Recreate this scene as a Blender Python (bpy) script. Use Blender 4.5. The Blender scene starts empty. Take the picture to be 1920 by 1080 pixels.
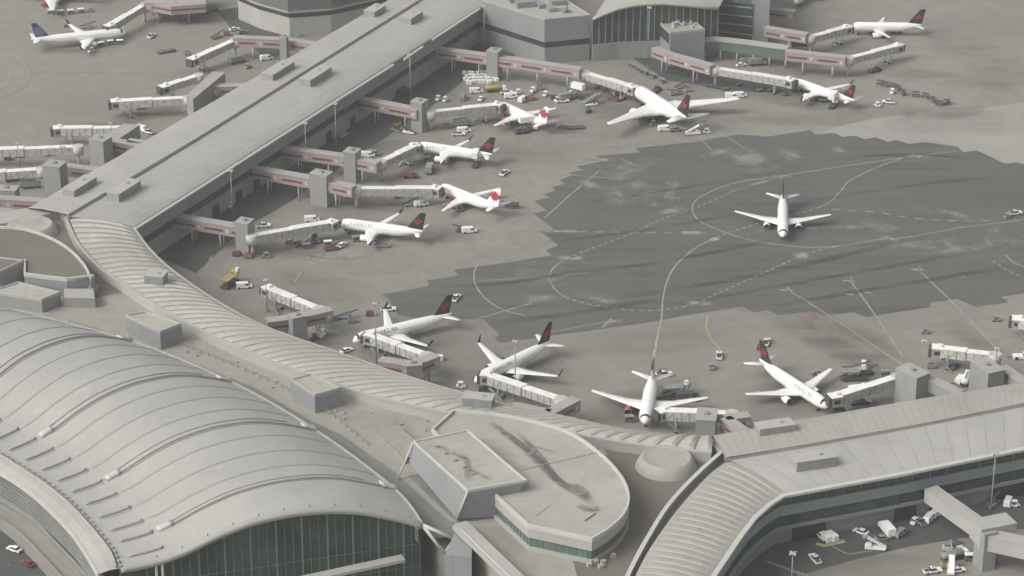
import bpy, math, random
from mathutils import Vector, geometry
R = math.radians
random.seed(7)
S = bpy.context.scene
C = S.collection
# ---------------------------------------------------------------- camera, sky, sun, exposure
FPX, TH, H = 5000.0, R(25.0), 386.0
cam = bpy.data.objects.new('camera', bpy.data.cameras.new('camera'))
C.objects.link(cam); S.camera = cam
cam.location = (0, 0, H); cam.rotation_euler = (R(90) - TH, 0, 0)
cam.data.sensor_width = 36; cam.data.lens = 36 * FPX / 1920
cam.data.clip_start = 5; cam.data.clip_end = 20000
W = bpy.data.worlds.new('World'); S.world = W; W.use_nodes = True
nt = W.node_tree; nt.nodes.clear()
SUN_EL, SUN_AZ = R(42), R(-115)          # azimuth clockwise from +Y (north)
sky = nt.nodes.new('ShaderNodeTexSky'); sky.sky_type = 'NISHITA'; sky.sun_disc = False
sky.sun_elevation = SUN_EL; sky.sun_rotation = SUN_AZ; sky.dust_density = 6.0; sky.air_density = 1.0; sky.ozone_density = 1.0
hs = nt.nodes.new('ShaderNodeHueSaturation'); hs.inputs['Saturation'].default_value = 0.22
bg = nt.nodes.new('ShaderNodeBackground'); bg.inputs[1].default_value = 0.12
wo = nt.nodes.new('ShaderNodeOutputWorld')
nt.links.new(sky.outputs[0], hs.inputs['Color']); nt.links.new(hs.outputs[0], bg.inputs[0]); nt.links.new(bg.outputs[0], wo.inputs[0])
sl = bpy.data.lights.new('sun', 'SUN'); sl.energy = 1.15; sl.angle = R(32); sl.color = (1.0, 0.972, 0.925)
so = bpy.data.objects.new('sun', sl); C.objects.link(so)
sd = Vector((math.sin(SUN_AZ) * math.cos(SUN_EL), math.cos(SUN_AZ) * math.cos(SUN_EL), math.sin(SUN_EL)))
so.rotation_euler = (-sd).to_track_quat('-Z', 'Y').to_euler(); so.location = (0, 600, 500)
S.view_settings.view_transform = 'Standard'; S.view_settings.look = 'None'
S.view_settings.exposure = 0.38; S.view_settings.gamma = 1
S.render.engine = 'CYCLES'

# ---------------------------------------------------------------- helpers
def P(px, py, z=0.0):
    """photo pixel (1920 wide) seen at height z -> world point"""
    a = (px - 960) / FPX; b = -(py - 540) / FPX
    dx = a; dy = math.cos(TH) + b * math.sin(TH); dz = -math.sin(TH) + b * math.cos(TH)
    k = (z - H) / dz
    return Vector((dx * k, dy * k, z))
def P2(px, py, z=0.0):
    v = P(px, py, z); return (v.x, v.y)
def PL(l, z=0.0): return [P2(a, b, z) for a, b in l]
def q2w(dx, dy, px, py):                 # heading on the ground for an image direction
    a = P(px, py); b = P(px + dx, py + dy)
    return math.atan2(b.y - a.y, b.x - a.x)

MATS = {}
def mat(name, col, rough=0.7, var=0.0, scale=0.1, stretch=(1, 1, 1), spots=0.0, metal=0.0, rot=0.0, seam=None, spec=0.4, fine=0.0, tint=None, coat=0.0):
    if name in MATS: return MATS[name]
    m = bpy.data.materials.new(name); m.use_nodes = True
    n = m.node_tree; b = n.nodes['Principled BSDF']
    b.inputs['Roughness'].default_value = rough; b.inputs['Metallic'].default_value = metal
    b.inputs['Specular IOR Level'].default_value = spec
    if coat: b.inputs['Coat Weight'].default_value = coat
    col = tuple(col) + (1,)
    b.inputs['Base Color'].default_value = col
    L = n.links.new
    tc = n.nodes.new('ShaderNodeTexCoord'); mp = n.nodes.new('ShaderNodeMapping')
    mp.inputs['Rotation'].default_value = (0, 0, rot); mp.inputs['Scale'].default_value = stretch
    L(tc.outputs['Object'], mp.inputs[0])
    cur = None
    def mulv(cur, fac_sock, lo, hi, f0=0.3, f1=0.7):
        r = n.nodes.new('ShaderNodeMapRange'); r.inputs[1].default_value = f0; r.inputs[2].default_value = f1
        r.inputs[3].default_value = lo; r.inputs[4].default_value = hi
        L(fac_sock, r.inputs[0])
        x = n.nodes.new('ShaderNodeMix'); x.data_type = 'RGBA'; x.blend_type = 'MULTIPLY'; x.inputs[0].default_value = 1
        if cur is None: x.inputs[6].default_value = col
        else: L(cur, x.inputs[6])
        L(r.outputs[0], x.inputs[7]); return x.outputs[2]
    if var:
        t = n.nodes.new('ShaderNodeTexNoise'); t.inputs['Scale'].default_value = scale; t.inputs['Detail'].default_value = 6; t.inputs['Roughness'].default_value = .62
        L(mp.outputs[0], t.inputs['Vector']); cur = mulv(cur, t.outputs[0], 1 - var, 1 + var)
        if tint:
            t3 = n.nodes.new('ShaderNodeTexNoise'); t3.inputs['Scale'].default_value = scale * .45; t3.inputs['Detail'].default_value = 3
            L(tc.outputs['Object'], t3.inputs['Vector'])
            x = n.nodes.new('ShaderNodeMix'); x.data_type = 'RGBA'; x.inputs[7].default_value = tuple(tint) + (1,)
            r = n.nodes.new('ShaderNodeMapRange'); r.inputs[1].default_value = .42; r.inputs[2].default_value = .62; r.inputs[4].default_value = .7
            L(t3.outputs[0], r.inputs[0]); L(r.outputs[0], x.inputs[0]); L(cur, x.inputs[6]); cur = x.outputs[2]
    if fine:
        t = n.nodes.new('ShaderNodeTexNoise'); t.inputs['Scale'].default_value = scale * 14; t.inputs['Detail'].default_value = 4
        L(mp.outputs[0], t.inputs['Vector']); cur = mulv(cur, t.outputs[0], 1 - fine, 1 + fine)
    if spots:
        t = n.nodes.new('ShaderNodeTexNoise'); t.inputs['Scale'].default_value = scale * 2.6; t.inputs['Detail'].default_value = 5; t.inputs['Distortion'].default_value = .6
        L(tc.outputs['Object'], t.inputs['Vector']); cur = mulv(cur, t.outputs[0], 1, 1 - spots, .56, .72)
    if seam:
        br = n.nodes.new('ShaderNodeTexBrick'); br.inputs['Scale'].default_value = 1
        br.inputs['Color1'].default_value = (1, 1, 1, 1); br.inputs['Color2'].default_value = (.965, .965, .965, 1)
        br.inputs['Mortar'].default_value = (1 - seam[3],) * 3 + (1,)
        br.inputs['Mortar Size'].default_value = seam[2]; br.inputs['Brick Width'].default_value = seam[0]; br.inputs['Row Height'].default_value = seam[1]; br.offset = 0
        m2 = n.nodes.new('ShaderNodeMapping'); m2.inputs['Rotation'].default_value = (0, 0, seam[4]); L(tc.outputs['Object'], m2.inputs[0])
        L(m2.outputs[0], br.inputs['Vector'])
        x = n.nodes.new('ShaderNodeMix'); x.data_type = 'RGBA'; x.blend_type = 'MULTIPLY'; x.inputs[0].default_value = 1
        if cur is None: x.inputs[6].default_value = col
        else: L(cur, x.inputs[6])
        L(br.outputs['Color'], x.inputs[7]); cur = x.outputs[2]
    if cur is not None: L(cur, b.inputs['Base Color'])
    MATS[name] = m; return m
DIR = q2w(100, -22, 1300, 450)           # direction of the streaks on the asphalt
M = dict(
 apron=mat('apron_concrete', (.240, .227, .197), .85, .13, .012, (1, 1, 1), .12, rot=-DIR, seam=(7.6, 7.6, .16, .13, -DIR), fine=.07, tint=(.270, .256, .222)),
 slab=mat('pale_concrete', (.325, .31, .28), .85, .10, .02, (1, 3, 1), .1, rot=-DIR, seam=(7.6, 7.6, .12, .06, -DIR), fine=.05),
 asphalt=mat('new_asphalt', (.100, .106, .096), .85, .26, .06, (.22, 3.6, 1), 0, rot=-DIR, fine=.10, tint=(.118, .122, .110)),
 road=mat('dark_road', (.072, .080, .073), .8, .2, .03, (.5, 2, 1), .1, rot=-R(58), fine=.06),
 line_w=mat('line_white', (.30, .30, .265), .8, .3, .3), line_y=mat('line_yellow', (.40, .35, .20), .8, .25, .3),
 patch=mat('scraped_patch', (.175, .178, .16), .85, .25, .12, fine=.1), patch_w=mat('faded_mark', (.27, .26, .215), .85, .35, .5),
 redm=mat('line_red', (.35, .16, .11), .8, .2, .4),
 metal_roof=mat('metal_roof', (.40, .392, .362), .5, .10, .04, (1, 1, 1), .10, spec=.5, fine=.03),
 rib_roof=mat('ribbed_roof', (.378, .367, .328), .5, .10, .05, (1, 1, 1), .07, spec=.5, fine=.05),
 hall_roof=mat('hall_roof', (.385, .380, .352), .45, .08, .03, (1, 1, 1), .07, spec=.5, fine=.04),
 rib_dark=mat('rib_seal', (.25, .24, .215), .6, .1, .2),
 flat_roof=mat('flat_roof', (.315, .30, .255), .85, .14, .03, (1, 1, 1), .22, fine=.08, tint=(.31, .30, .265)),
 pale_roof=mat('pale_roof', (.37, .36, .32), .85, .10, .04, (1, 1, 1), .2, fine=.06),
 taupe=mat('taupe_roof', (.165, .148, .122), .9, .12, .05, fine=.06),
 parapet=mat('parapet_metal', (.42, .41, .375), .5, .06, .3), gutter=mat('gutter', (.2, .2, .185), .8, .15, .1),
 trim=mat('white_trim', (.52, .52, .48), .45, .05, .3),
 panel=mat('wall_panel', (.27, .28, .28), .55, .06, .1, seam=(3.0, 40, .06, .18, 0)),
 panel_l=mat('wall_panel_light', (.40, .395, .37), .6, .08, .1),
 bluewall=mat('blue_grey_wall', (.24, .28, .275), .5, .10, .12, fine=.05), lowwall2=mat('pale_lower_wall', (.30, .30, .285), .7, .14, .2, fine=.08), lowwall=mat('lower_wall', (.21, .215, .21), .7, .12, .2, fine=.08),
 glass=mat('dark_glass', (.045, .062, .058), .25, .5, .25, spec=.6), gglass=mat('green_glass', (.032, .062, .046), .2, .8, .06, spec=.35, fine=.2),  # green glass: blotchy tone paints in uneven reflections
 window=mat('green_window', (.12, .17, .145), .3, .2, .3), opening=mat('opening', (.03, .034, .034), .8, .3, .3),
 mullion=mat('mullion', (.13, .18, .155), .5, .1, .3), steel=mat('steel', (.42, .43, .42), .5, .1, .5),
 pink=mat('pink_wall', (.36, .30, .29), .65, .07, .2), red=mat('red_stripe', (.17, .07, .065), .6, .1, .4), bridge_roof=mat('bridge_roof', (.37, .345, .33), .7, .08, .2),
 tower=mat('tower_grey', (.285, .29, .285), .65, .07, .2), tower_roof=mat('tower_roof', (.36, .35, .33), .8, .1, .2),
 tunnel=mat('tunnel_white', (.80, .79, .75), .5, .12, .4), tunnel_side=mat('tunnel_side', (.50, .49, .455), .55, .12, .5), cab=mat('cab_grey', (.36, .35, .33), .6, .1, .5),
 white=mat('aircraft_white', (.87, .86, .84), .35, .03, .15, spec=.5, coat=.2), wing=mat('aircraft_wing', (.78, .775, .76), .4, .05, .3),
 black=mat('black_paint', (.028, .026, .027), .4), redp=mat('red_paint', (.27, .03, .03), .45, .06, .5), rouge=mat('rouge_red', (.40, .05, .06), .45, .06, .5),
 blue=mat('navy_paint', (.05, .055, .15), .45, .1, .3), bluel=mat('globe_blue', (.14, .16, .28), .45), belly=mat('belly_grey', (.50, .52, .54), .45, .05, .3),
 tyre=mat('tyre', (.022, .022, .022), .85), chrome=mat('engine_metal', (.32, .32, .33), .35, .05, .5, metal=.5), fan=mat('fan', (.035, .035, .04), .5),
 vwhite=mat('vehicle_white', (.84, .84, .82), .45, .08, .6), vglass=mat('vehicle_glass', (.035, .04, .045), .2), vgrey=mat('vehicle_grey', (.25, .26, .26), .6, .1, .6),
 vdark=mat('vehicle_dark', (.07, .075, .075), .7, .1, .6), vred=mat('vehicle_red', (.21, .065, .055), .5, .1, .6), vorange=mat('vehicle_orange', (.34, .14, .075), .5, .1, .6),
 vyellow=mat('vehicle_yellow', (.40, .31, .11), .6, .12, .6), vgreen=mat('vehicle_green', (.22, .30, .26), .6, .12, .6), vlime=mat('vest_lime', (.30, .42, .12), .6),
 bag=mat('luggage', (.12, .12, .13), .8, .5, .8), lamp=mat('lamp_head', (.45, .46, .44), .4, .05, .5), pole=mat('pole', (.27, .285, .29), .5, .08, .5),
 deck=mat('deck_concrete', (.26, .25, .222), .85, .12, .1, fine=.06), louver=mat('louver', (.16, .155, .15), .6, .1, .2, seam=(60, .55, .18, .35, 0)),
 tankw=mat('tank_white', (.55, .55, .53), .5, .08, .4), title=mat('title_dark', (.06, .06, .065), .5),
)

class MB:
    def __init__(s): s.v = []; s.f = []; s.sm = []
    def add(s, vs, fs, smooth=False):
        o = len(s.v); s.v += [tuple(v) for v in vs]
        for f in fs: s.f.append(tuple(i + o for i in f)); s.sm.append(smooth)
        return s
    def box(s, cx, cy, z0, z1, lx, ly, ang=0.0, top=1.0, topx=None):
        ca, sa = math.cos(ang), math.sin(ang); vs = []
        tx = top if topx is None else topx
        for z, kx, ky in ((z0, 1, 1), (z1, tx, top)):
            for a, b in ((-1, -1), (1, -1), (1, 1), (-1, 1)):
                x, y = a * lx / 2 * kx, b * ly / 2 * ky
                vs.append((cx + x * ca - y * sa, cy + x * sa + y * ca, z))
        return s.add(vs, [(3, 2, 1, 0), (4, 5, 6, 7), (0, 1, 5, 4), (1, 2, 6, 5), (2, 3, 7, 6), (3, 0, 4, 7)])
    def beam(s, a, b, w, h, up=Vector((0, 0, 1))):
        a = Vector(a); b = Vector(b); d = (b - a)
        if d.length < 1e-6: return s
        d.normalize(); r = d.cross(up)
        if r.length < 1e-4: r = Vector((1, 0, 0))
        r.normalize(); u = r.cross(d)
        vs = [p + r * (i * w / 2) + u * (j * h / 2) for p in (a, b) for i, j in ((-1, -1), (1, -1), (1, 1), (-1, 1))]
        return s.add(vs, [(0, 1, 2, 3), (7, 6, 5, 4), (0, 4, 5, 1), (1, 5, 6, 2), (2, 6, 7, 3), (3, 7, 4, 0)])
    def cyl(s, a, b, r0, r1=None, n=12, smooth=True):
        r1 = r0 if r1 is None else r1; a = Vector(a); b = Vector(b); d = (b - a).normalized()
        x = d.orthogonal().normalized(); y = d.cross(x); vs = []
        for p, r in ((a, r0), (b, r1)):
            for i in range(n):
                t = 2 * math.pi * i / n; vs.append(p + x * (r * math.cos(t)) + y * (r * math.sin(t)))
        s.add(vs, [(i, (i + 1) % n, n + (i + 1) % n, n + i) for i in range(n)], smooth)
        o = len(s.v) - 2 * n
        s.f.append(tuple(o + i for i in range(n))[::-1]); s.sm.append(False); s.f.append(tuple(o + n + i for i in range(n))); s.sm.append(False)
        return s
    def rings(s, rings, cap=True, smooth=True, closed=True):
        n = len(rings[0]); vs = [p for r in rings for p in r]; fs = []
        for k in range(len(rings) - 1):
            for i in range(n if closed else n - 1):
                j = (i + 1) % n; fs.append((k * n + i, k * n + j, (k + 1) * n + j, (k + 1) * n + i))
        if cap and closed: fs += [tuple(range(n))[::-1], tuple((len(rings) - 1) * n + i for i in range(n))]
        return s.add(vs, fs, smooth)
    def prism(s, poly, z0, z1, side=True):
        n = len(poly)
        tri = geometry.tessellate_polygon([[Vector((p[0], p[1], 0)) for p in poly]])
        vs = [(p[0], p[1], z1) for p in poly]; fs = []
        for t in tri:
            a, b, c = [Vector(poly[i]) for i in t]
            fs.append(tuple(t) if (b - a).cross(c - a) > 0 else tuple(t)[::-1])
        s.add(vs, fs)
        if side:
            area = sum(poly[i][0] * poly[(i + 1) % n][1] - poly[(i + 1) % n][0] * poly[i][1] for i in range(n))
            vs = [(p[0], p[1], z) for z in (z0, z1) for p in poly]
            fs = [(i, (i + 1) % n, n + (i + 1) % n, n + i) for i in range(n)]
            if area < 0: fs = [f[::-1] for f in fs]
            s.add(vs, fs)
        return s
    def sweep(s, pts, sec, closed=False, smooth=False, csec=True, zoff=None):
        """sweep a section [(offset to the left, z)] along a plan polyline"""
        n = len(pts); rr = []
        for i in range(n):
            p = Vector(pts[i][:2])
            a = Vector(pts[(i - 1) % n][:2]) if (i > 0 or closed) else None
            b = Vector(pts[(i + 1) % n][:2]) if (i < n - 1 or closed) else None
            d1 = (p - a).normalized() if a is not None else None; d2 = (b - p).normalized() if b is not None else None
            d1 = d1 if d1 is not None else d2; d2 = d2 if d2 is not None else d1
            n1 = Vector((-d1.y, d1.x)); n2 = Vector((-d2.y, d2.x)); m = (n1 + n2)
            m = m / max(.35, m.length_squared / 2) if m.length > 1e-5 else n1
            rr.append([(p.x + m.x * o, p.y + m.y * o, z + (zoff[i] if zoff else 0)) for o, z in sec])
        if closed: rr.append(rr[0])
        return s.rings(rr, cap=not closed, smooth=smooth, closed=csec)
    def build(s, name, m, parent=None, world=True, **kw):
        me = bpy.data.meshes.new(name); o = (0, 0, 0)
        if parent is not None and world: o = absloc(parent)
        me.from_pydata([(v[0] - o[0], v[1] - o[1], v[2] - o[2]) for v in s.v], [], s.f)
        me.polygons.foreach_set('use_smooth', s.sm); me.update()
        me.materials.append(m if not isinstance(m, str) else M[m])
        ob = bpy.data.objects.new(name, me); C.objects.link(ob)
        if parent is not None: ob.parent = parent
        for k, v in kw.items(): ob[k] = v
        return ob
def absloc(o):
    v = Vector(o.location)
    while o.parent is not None: o = o.parent; v += o.location
    return v
def thing(name, label, cat, loc=(0, 0, 0), rz=0.0, group=None):
    o = bpy.data.objects.new(name, None); o.empty_display_size = 1; C.objects.link(o)
    o.location = loc; o.rotation_euler = (0, 0, rz); o['label'] = label; o['category'] = cat
    if group: o['group'] = group
    return o
def copy_tree(o, parent=None):
    c = o.copy(); C.objects.link(c); c.parent = parent
    for ch in [x for x in KIDS.get(o.name, [])]: copy_tree(ch, c)
    return c
KIDS = {}
def index_kids():
    KIDS.clear()
    for o in bpy.data.objects:
        if o.parent: KIDS.setdefault(o.parent.name, []).append(o)
class Each:
    # like MB, but every box becomes a part of its own
    def __init__(s): s.c = []
    def box(s, *a): s.c.append(a)
    def build(s, name, m, parent):
        for a in s.c: MB().box(*a).build(name, m, parent)
def lerp(a, b, t): return a + (b - a) * t
def smooth_line(pts, n=6):
    out = []
    for i in range(len(pts) - 1):
        p0 = Vector(pts[max(i - 1, 0)]); p1 = Vector(pts[i]); p2 = Vector(pts[i + 1]); p3 = Vector(pts[min(i + 2, len(pts) - 1)])
        for k in range(n):
            t = k / n
            out.append(tuple(.5 * ((2 * p1) + (p2 - p0) * t + (2 * p0 - 5 * p1 + 4 * p2 - p3) * t * t + (3 * p1 - p0 - 3 * p2 + p3) * t ** 3)))
    out.append(tuple(pts[-1])); return out
def offset_line(pts, d):
    mb = MB(); mb.sweep(pts, [(d, 0), (d, 1)]); return [(v[0], v[1]) for v in mb.v[::2]]
def resample(pts, step):
    pts = [Vector(p) for p in pts]; L = [0]
    for i in range(1, len(pts)): L.append(L[-1] + (pts[i] - pts[i - 1]).length)
    n = max(1, int(L[-1] / step)); out = []; j = 0
    for k in range(n + 1):
        s = L[-1] * k / n
        while j < len(L) - 2 and L[j + 1] < s: j += 1
        t = (s - L[j]) / max(1e-9, L[j + 1] - L[j]); out.append(pts[j].lerp(pts[j + 1], t))
    return out

def stain_mat(name, col, scale=.25, lo=.35, hi=.62, stretch=(1, 1, 1), rot=0.0):
    m = bpy.data.materials.new(name); m.use_nodes = True; n = m.node_tree; L = n.links.new
    b = n.nodes['Principled BSDF']; b.inputs['Base Color'].default_value = tuple(col) + (1,); b.inputs['Roughness'].default_value = .9
    at = n.nodes.new('ShaderNodeAttribute'); at.attribute_name = 'wear'
    tc = n.nodes.new('ShaderNodeTexCoord'); mp = n.nodes.new('ShaderNodeMapping'); mp.inputs['Rotation'].default_value = (0, 0, rot); mp.inputs['Scale'].default_value = stretch; L(tc.outputs['Object'], mp.inputs[0])
    t = n.nodes.new('ShaderNodeTexNoise'); t.inputs['Scale'].default_value = scale; t.inputs['Detail'].default_value = 7; t.inputs['Roughness'].default_value = .65; t.inputs['Distortion'].default_value = .5; L(mp.outputs[0], t.inputs['Vector'])
    r = n.nodes.new('ShaderNodeMapRange'); r.inputs[1].default_value = lo; r.inputs[2].default_value = hi; L(t.outputs[0], r.inputs[0])
    q = n.nodes.new('ShaderNodeMath'); q.operation = 'MULTIPLY'; L(at.outputs['Fac'], q.inputs[0]); L(r.outputs[0], q.inputs[1])
    L(q.outputs[0], b.inputs['Alpha']); return m
STAIN_Z = [0]
def stain(mat_, pts, w, z=0.0, amt=1.0, name='worn_surface', parent=None, zpix=0.0, lay=None):
    # a soft-edged worn or dirty strip lying on a surface; pts are traced, w is metres half-to-half
    p = [Vector(P2(a, b, zpix)) for a, b in pts]
    if len(p) > 2: p = [Vector(v) for v in smooth_line(p, 6)]
    q = resample(p, max(1.5, w * .3)); vs = []; al = []; n = len(q); STAIN_Z[0] += 1; zz = zpix + z + STAIN_Z[0] * .0012 + (.09 if zpix == 0 else 0)
    if lay is not None: zz = lay
    cols = (-1, -.6, -.2, .2, .6, 1)
    for i in range(n):
        d = (q[min(i + 1, n - 1)] - q[max(i - 1, 0)]).normalized(); nn = Vector((-d.y, d.x)); e = min(1, 4.0 * min(i, n - 1 - i) / max(1, n - 1)) if n > 2 else 1
        for c in cols: v = q[i] + nn * c * w / 2; vs.append((v.x, v.y, zz)); al.append(amt * e * (1 - c * c) ** .7)
    k = len(cols); fs = [(i * k + j, i * k + j + 1, (i + 1) * k + j + 1, (i + 1) * k + j) for i in range(n - 1) for j in range(k - 1)]
    mb = MB(); mb.add(vs, fs); o = mb.build(name, mat_, parent)
    a = o.data.attributes.new('wear', 'FLOAT', 'POINT'); a.data.foreach_set('value', al)
    if parent is None: o['kind'] = 'structure'
    return o
# ---------------------------------------------------------------- ground
def sheet(name, px, z, m, world=False, label=None):
    mb = MB(); mb.prism(px if world else PL(px, z), 0, z, side=False)
    return mb.build(name, m, kind='structure')
g = MB(); g.prism([(-9000, -3000), (9000, -3000), (9000, 15000), (-9000, 15000)], 0, 0, side=False); g.build('ground', 'apron', kind='structure')
sheet('pale_apron', [(1560, 240), (1640, 222), (1745, 208), (1830, 205), (1960, 185), (2100, 200), (2100, 420), (1500, 420), (1420, 300)], .05, 'slab')
DARK = [(1440,256),(1520,244),(1527,252),(1565,249),(1580,257),(1602,254),(1622,261),(1642,257),(1665,266),(1680,262),(1705,270),(1735,266),(1795,275),(1807,285),(1832,282),(1885,307),(1907,304),(1930,312),(2150,360),(2150,500),(1920,549),(1875,556),(1890,566),(1830,575),(1795,560),(1742,567),(1745,575),(1625,594),(1600,585),(1547,591),(1522,584),(1460,591),(1440,581),(1412,586),(1392,574),(1322,585),(1210,605),(1047,627),(960,639),(937,642),(927,634),(937,627),(905,597),(800,600),(745,590),(735,572),(730,560),(715,552),(802,537),(805,532),(800,526),(860,516),(850,506),(960,491),(1001,484),(1035,479),(1024,469),(1047,460),(1014,434),(1037,429),(1001,400),(1026,395),(1001,377),(1030,370),(1020,364),(1042,357),(1035,350),(1059,345),(1050,337),(1072,329),(1066,324),(1092,319),(1081,312),(1132,302),(1115,292),(1200,286),(1191,278),(1300,266),(1385,252)]
sheet('asphalt_apron', DARK, .10, 'asphalt')
sheet('service_road', [(240,455),(367,512),(430,452),(480,414),(550,374),(640,312),(700,272),(800,206),(870,150),(960,112),(990,60),(800,60)], .10, 'road')
sheet('inner_road', [(1330,1130),(1400,1100),(1500,1078),(1590,1052),(1700,1025),(1840,1003),(1960,985),(1960,860),(1400,940)], .10, 'road')
sheet('far_service_road', [(405,20),(470,10),(560,90),(500,110),(455,75)], .10, 'road')
sheet('gate_road', [(1180,105),(1250,100),(1330,120),(1450,150),(1470,175),(1380,170),(1250,150)], .10, 'road')

mk = {'line_w': MB(), 'line_y': MB(), 'patch': MB(), 'patch_w': MB(), 'redm': MB()}
def gline(pts, m='line_w', w=.45, dash=None, sm=True, z=.036):
    z += .09
    p = [Vector(P2(a, b)) for a, b in pts]
    if sm and len(p) > 2: p = [Vector(v) for v in smooth_line(p, 8)]
    q = resample(p, 1.5)
    if not dash: mk[m].sweep([(v.x, v.y) for v in q], [(-w / 2, z), (w / 2, z)], csec=False); return
    i = 0; a, b = dash
    while i < len(q) - a:
        mk[m].sweep([(v.x, v.y) for v in q[i:i + a + 1]], [(-w / 2, z), (w / 2, z)], csec=False); i += a + b
gline([(1792,284),(1702,295),(1602,309),(1472,329),(1435,334),(1372,345),(1322,365),(1300,382),(1300,400),(1315,417),(1350,432),(1385,445),(1435,456),(1515,464),(1577,461),(1647,450),(1702,445),(1815,425),(1887,417),(1960,405)], w=.5)
gline([(1224,700),(1232,640),(1240,600),(1243,560),(1250,530),(1262,505),(1285,480),(1310,462),(1335,450)], w=.55)
gline([(1222,700),(1227,660),(1236,615)], 'line_y', w=.6, z=.045)
gline([(1335,450),(1365,437),(1420,420),(1460,408),(1500,400),(1530,392)], w=.7, dash=(1, 1))
gline([(1530,392),(1555,380),(1575,360),(1590,342),(1620,325),(1660,308),(1705,293)], w=.5)
gline([(1355,370),(1290,395),(1240,412),(1180,440),(1100,470),(1065,485)], w=.6, dash=(1, 1))
gline([(1065,485),(1040,500),(1030,520),(1040,542),(1060,558)], w=.5)
gline([(1060,558),(1110,572),(1200,583),(1290,574),(1340,553),(1440,508),(1490,486),(1540,468),(1575,462)], w=.6, dash=(1, 1))
gline([(1020,434),(1180,436),(1340,438)], w=.6, dash=(2, 2)); gline([(1560,393),(1640,398),(1700,408),(1780,414),(1880,415)], w=.7, dash=(2, 2))
gline([(897,495),(889,512),(892,535),(910,560),(942,581),(985,592)], w=.5)
gline([(1310,258),(1345,292)], w=.5); gline([(1325,228),(1370,262),(1410,286)], w=.5)
gline([(1478,547),(1520,570),(1700,690)], 'line_w', w=.6); gline([(1596,529),(1640,590),(1692,668)], 'line_w', w=.6); gline([(1724,508),(1790,572),(1882,668)], w=.6)
for a, b in ((1478, 547), (1596, 529), (1724, 508)): gline([(a - 16, b - 3), (a + 8, b - 1)], w=1.0, sm=False); gline([(a, b - 8), (a + 2, b + 2)], w=.6, sm=False)
gline([(1328,592),(1324,612),(1332,634),(1352,657)], 'line_y', w=.5); gline([(1885,478),(1900,492),(1925,502)], w=.5); gline([(1862,490),(1890,508),(1920,520)], w=.6, dash=(1, 1))
gline([(1020,410),(1070,365),(1122,322)], w=.5); gline([(960,316),(1060,327),(1150,335)], w=.45); gline([(1160,296),(1205,318)], w=.5)
gline([(900,527),(1005,520),(1100,512)], w=.35); gline([(895,598),(1000,568)], w=.5); gline([(1000,630),(1140,603)], w=.4, z=.04); gline([(1130,615),(1146,598)], w=.7)
gline([(585,468),(575,487)], w=.5); gline([(566,508),(552,530)], w=.5); gline([(637,478),(642,487)], w=.5); gline([(798,508),(790,517)], w=.8); gline([(397,480),(388,502)], w=.5)
gline([(500,470),(610,500),(720,520)], w=.3); gline([(0,128),(14,135),(17,146),(10,158),(0,162)], 'line_y', w=.4); gline([(0,98),(35,110),(54,140),(40,168),(0,182)], w=.4)
gline([(70,135),(250,138),(400,150)], w=.35); gline([(1280,437),(1312,437)], 'patch_w', w=2.6, z=.05); gline([(1280,439.5),(1312,439.5)], 'redm', w=.8, z=.055)
gline([(1068,434),(1082,434)], w=1.6, z=.05); gline([(1332,451),(1346,447)], w=2.4, z=.05)
gline([(1570,235),(1640,240),(1800,250)], w=.3)
WA = stain_mat('worn_asphalt', (.225, .225, .205), .10, .38, .60); WD = stain_mat('paint_smear', (.29, .28, .225), .30, .36, .56); WK = stain_mat('dark_wear', (.10, .098, .09), .05, .32, .62, (.4, 2, 1), -DIR); WR = stain_mat('reddish_wear', (.24, .175, .145), .06, .38, .62); WL = stain_mat('pale_wear', (.36, .345, .315), .04, .34, .64, (.5, 1.5, 1), -DIR); WG = stain_mat('dark_streak', (.075, .082, .074), .05, .36, .6, (.25, 3, 1), -DIR)
for pts, w in (([(1120,340),(1165,325),(1215,322)], 14), ([(1130,318),(1175,312),(1230,300)], 9), ([(1138,345),(1150,360),(1172,390)], 14), ([(1168,338),(1200,352),(1240,372)], 14), ([(1195,318),(1225,296),(1250,290)], 9), ([(1350,268),(1400,296),(1450,330)], 20), ([(1300,300),(1350,285),(1390,275)], 7), ([(1440,268),(1480,290),(1500,305)], 9), ([(1530,262),(1560,276),(1592,292)], 7), ([(1262,330),(1262,355),(1258,385)], 8), ([(1090,330),(1110,350),(1135,352)], 9), ([(1240,395),(1275,392),(1280,400)], 8), ([(1180,372),(1210,378),(1225,392)], 8), ([(1590,405),(1650,425),(1700,438)], 10), ([(1700,385),(1760,395),(1830,418)], 10), ([(1600,470),(1750,455),(1920,440)], 8), ([(1370,450),(1450,430),(1700,425)], 5), ([(960,505),(1010,520),(1060,530)], 12), ([(1000,498),(980,520),(1020,540)], 9), ([(1700,470),(1800,462),(1920,455)], 14), ([(1850,420),(1880,445),(1930,460)], 10), ([(1060,545),(1100,552),(1160,566)], 9), ([(960,560),(1010,562),(1060,555)], 8), ([(1480,330),(1400,350),(1330,380)], 3)):
    stain(WA, pts, w, .03)
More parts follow.
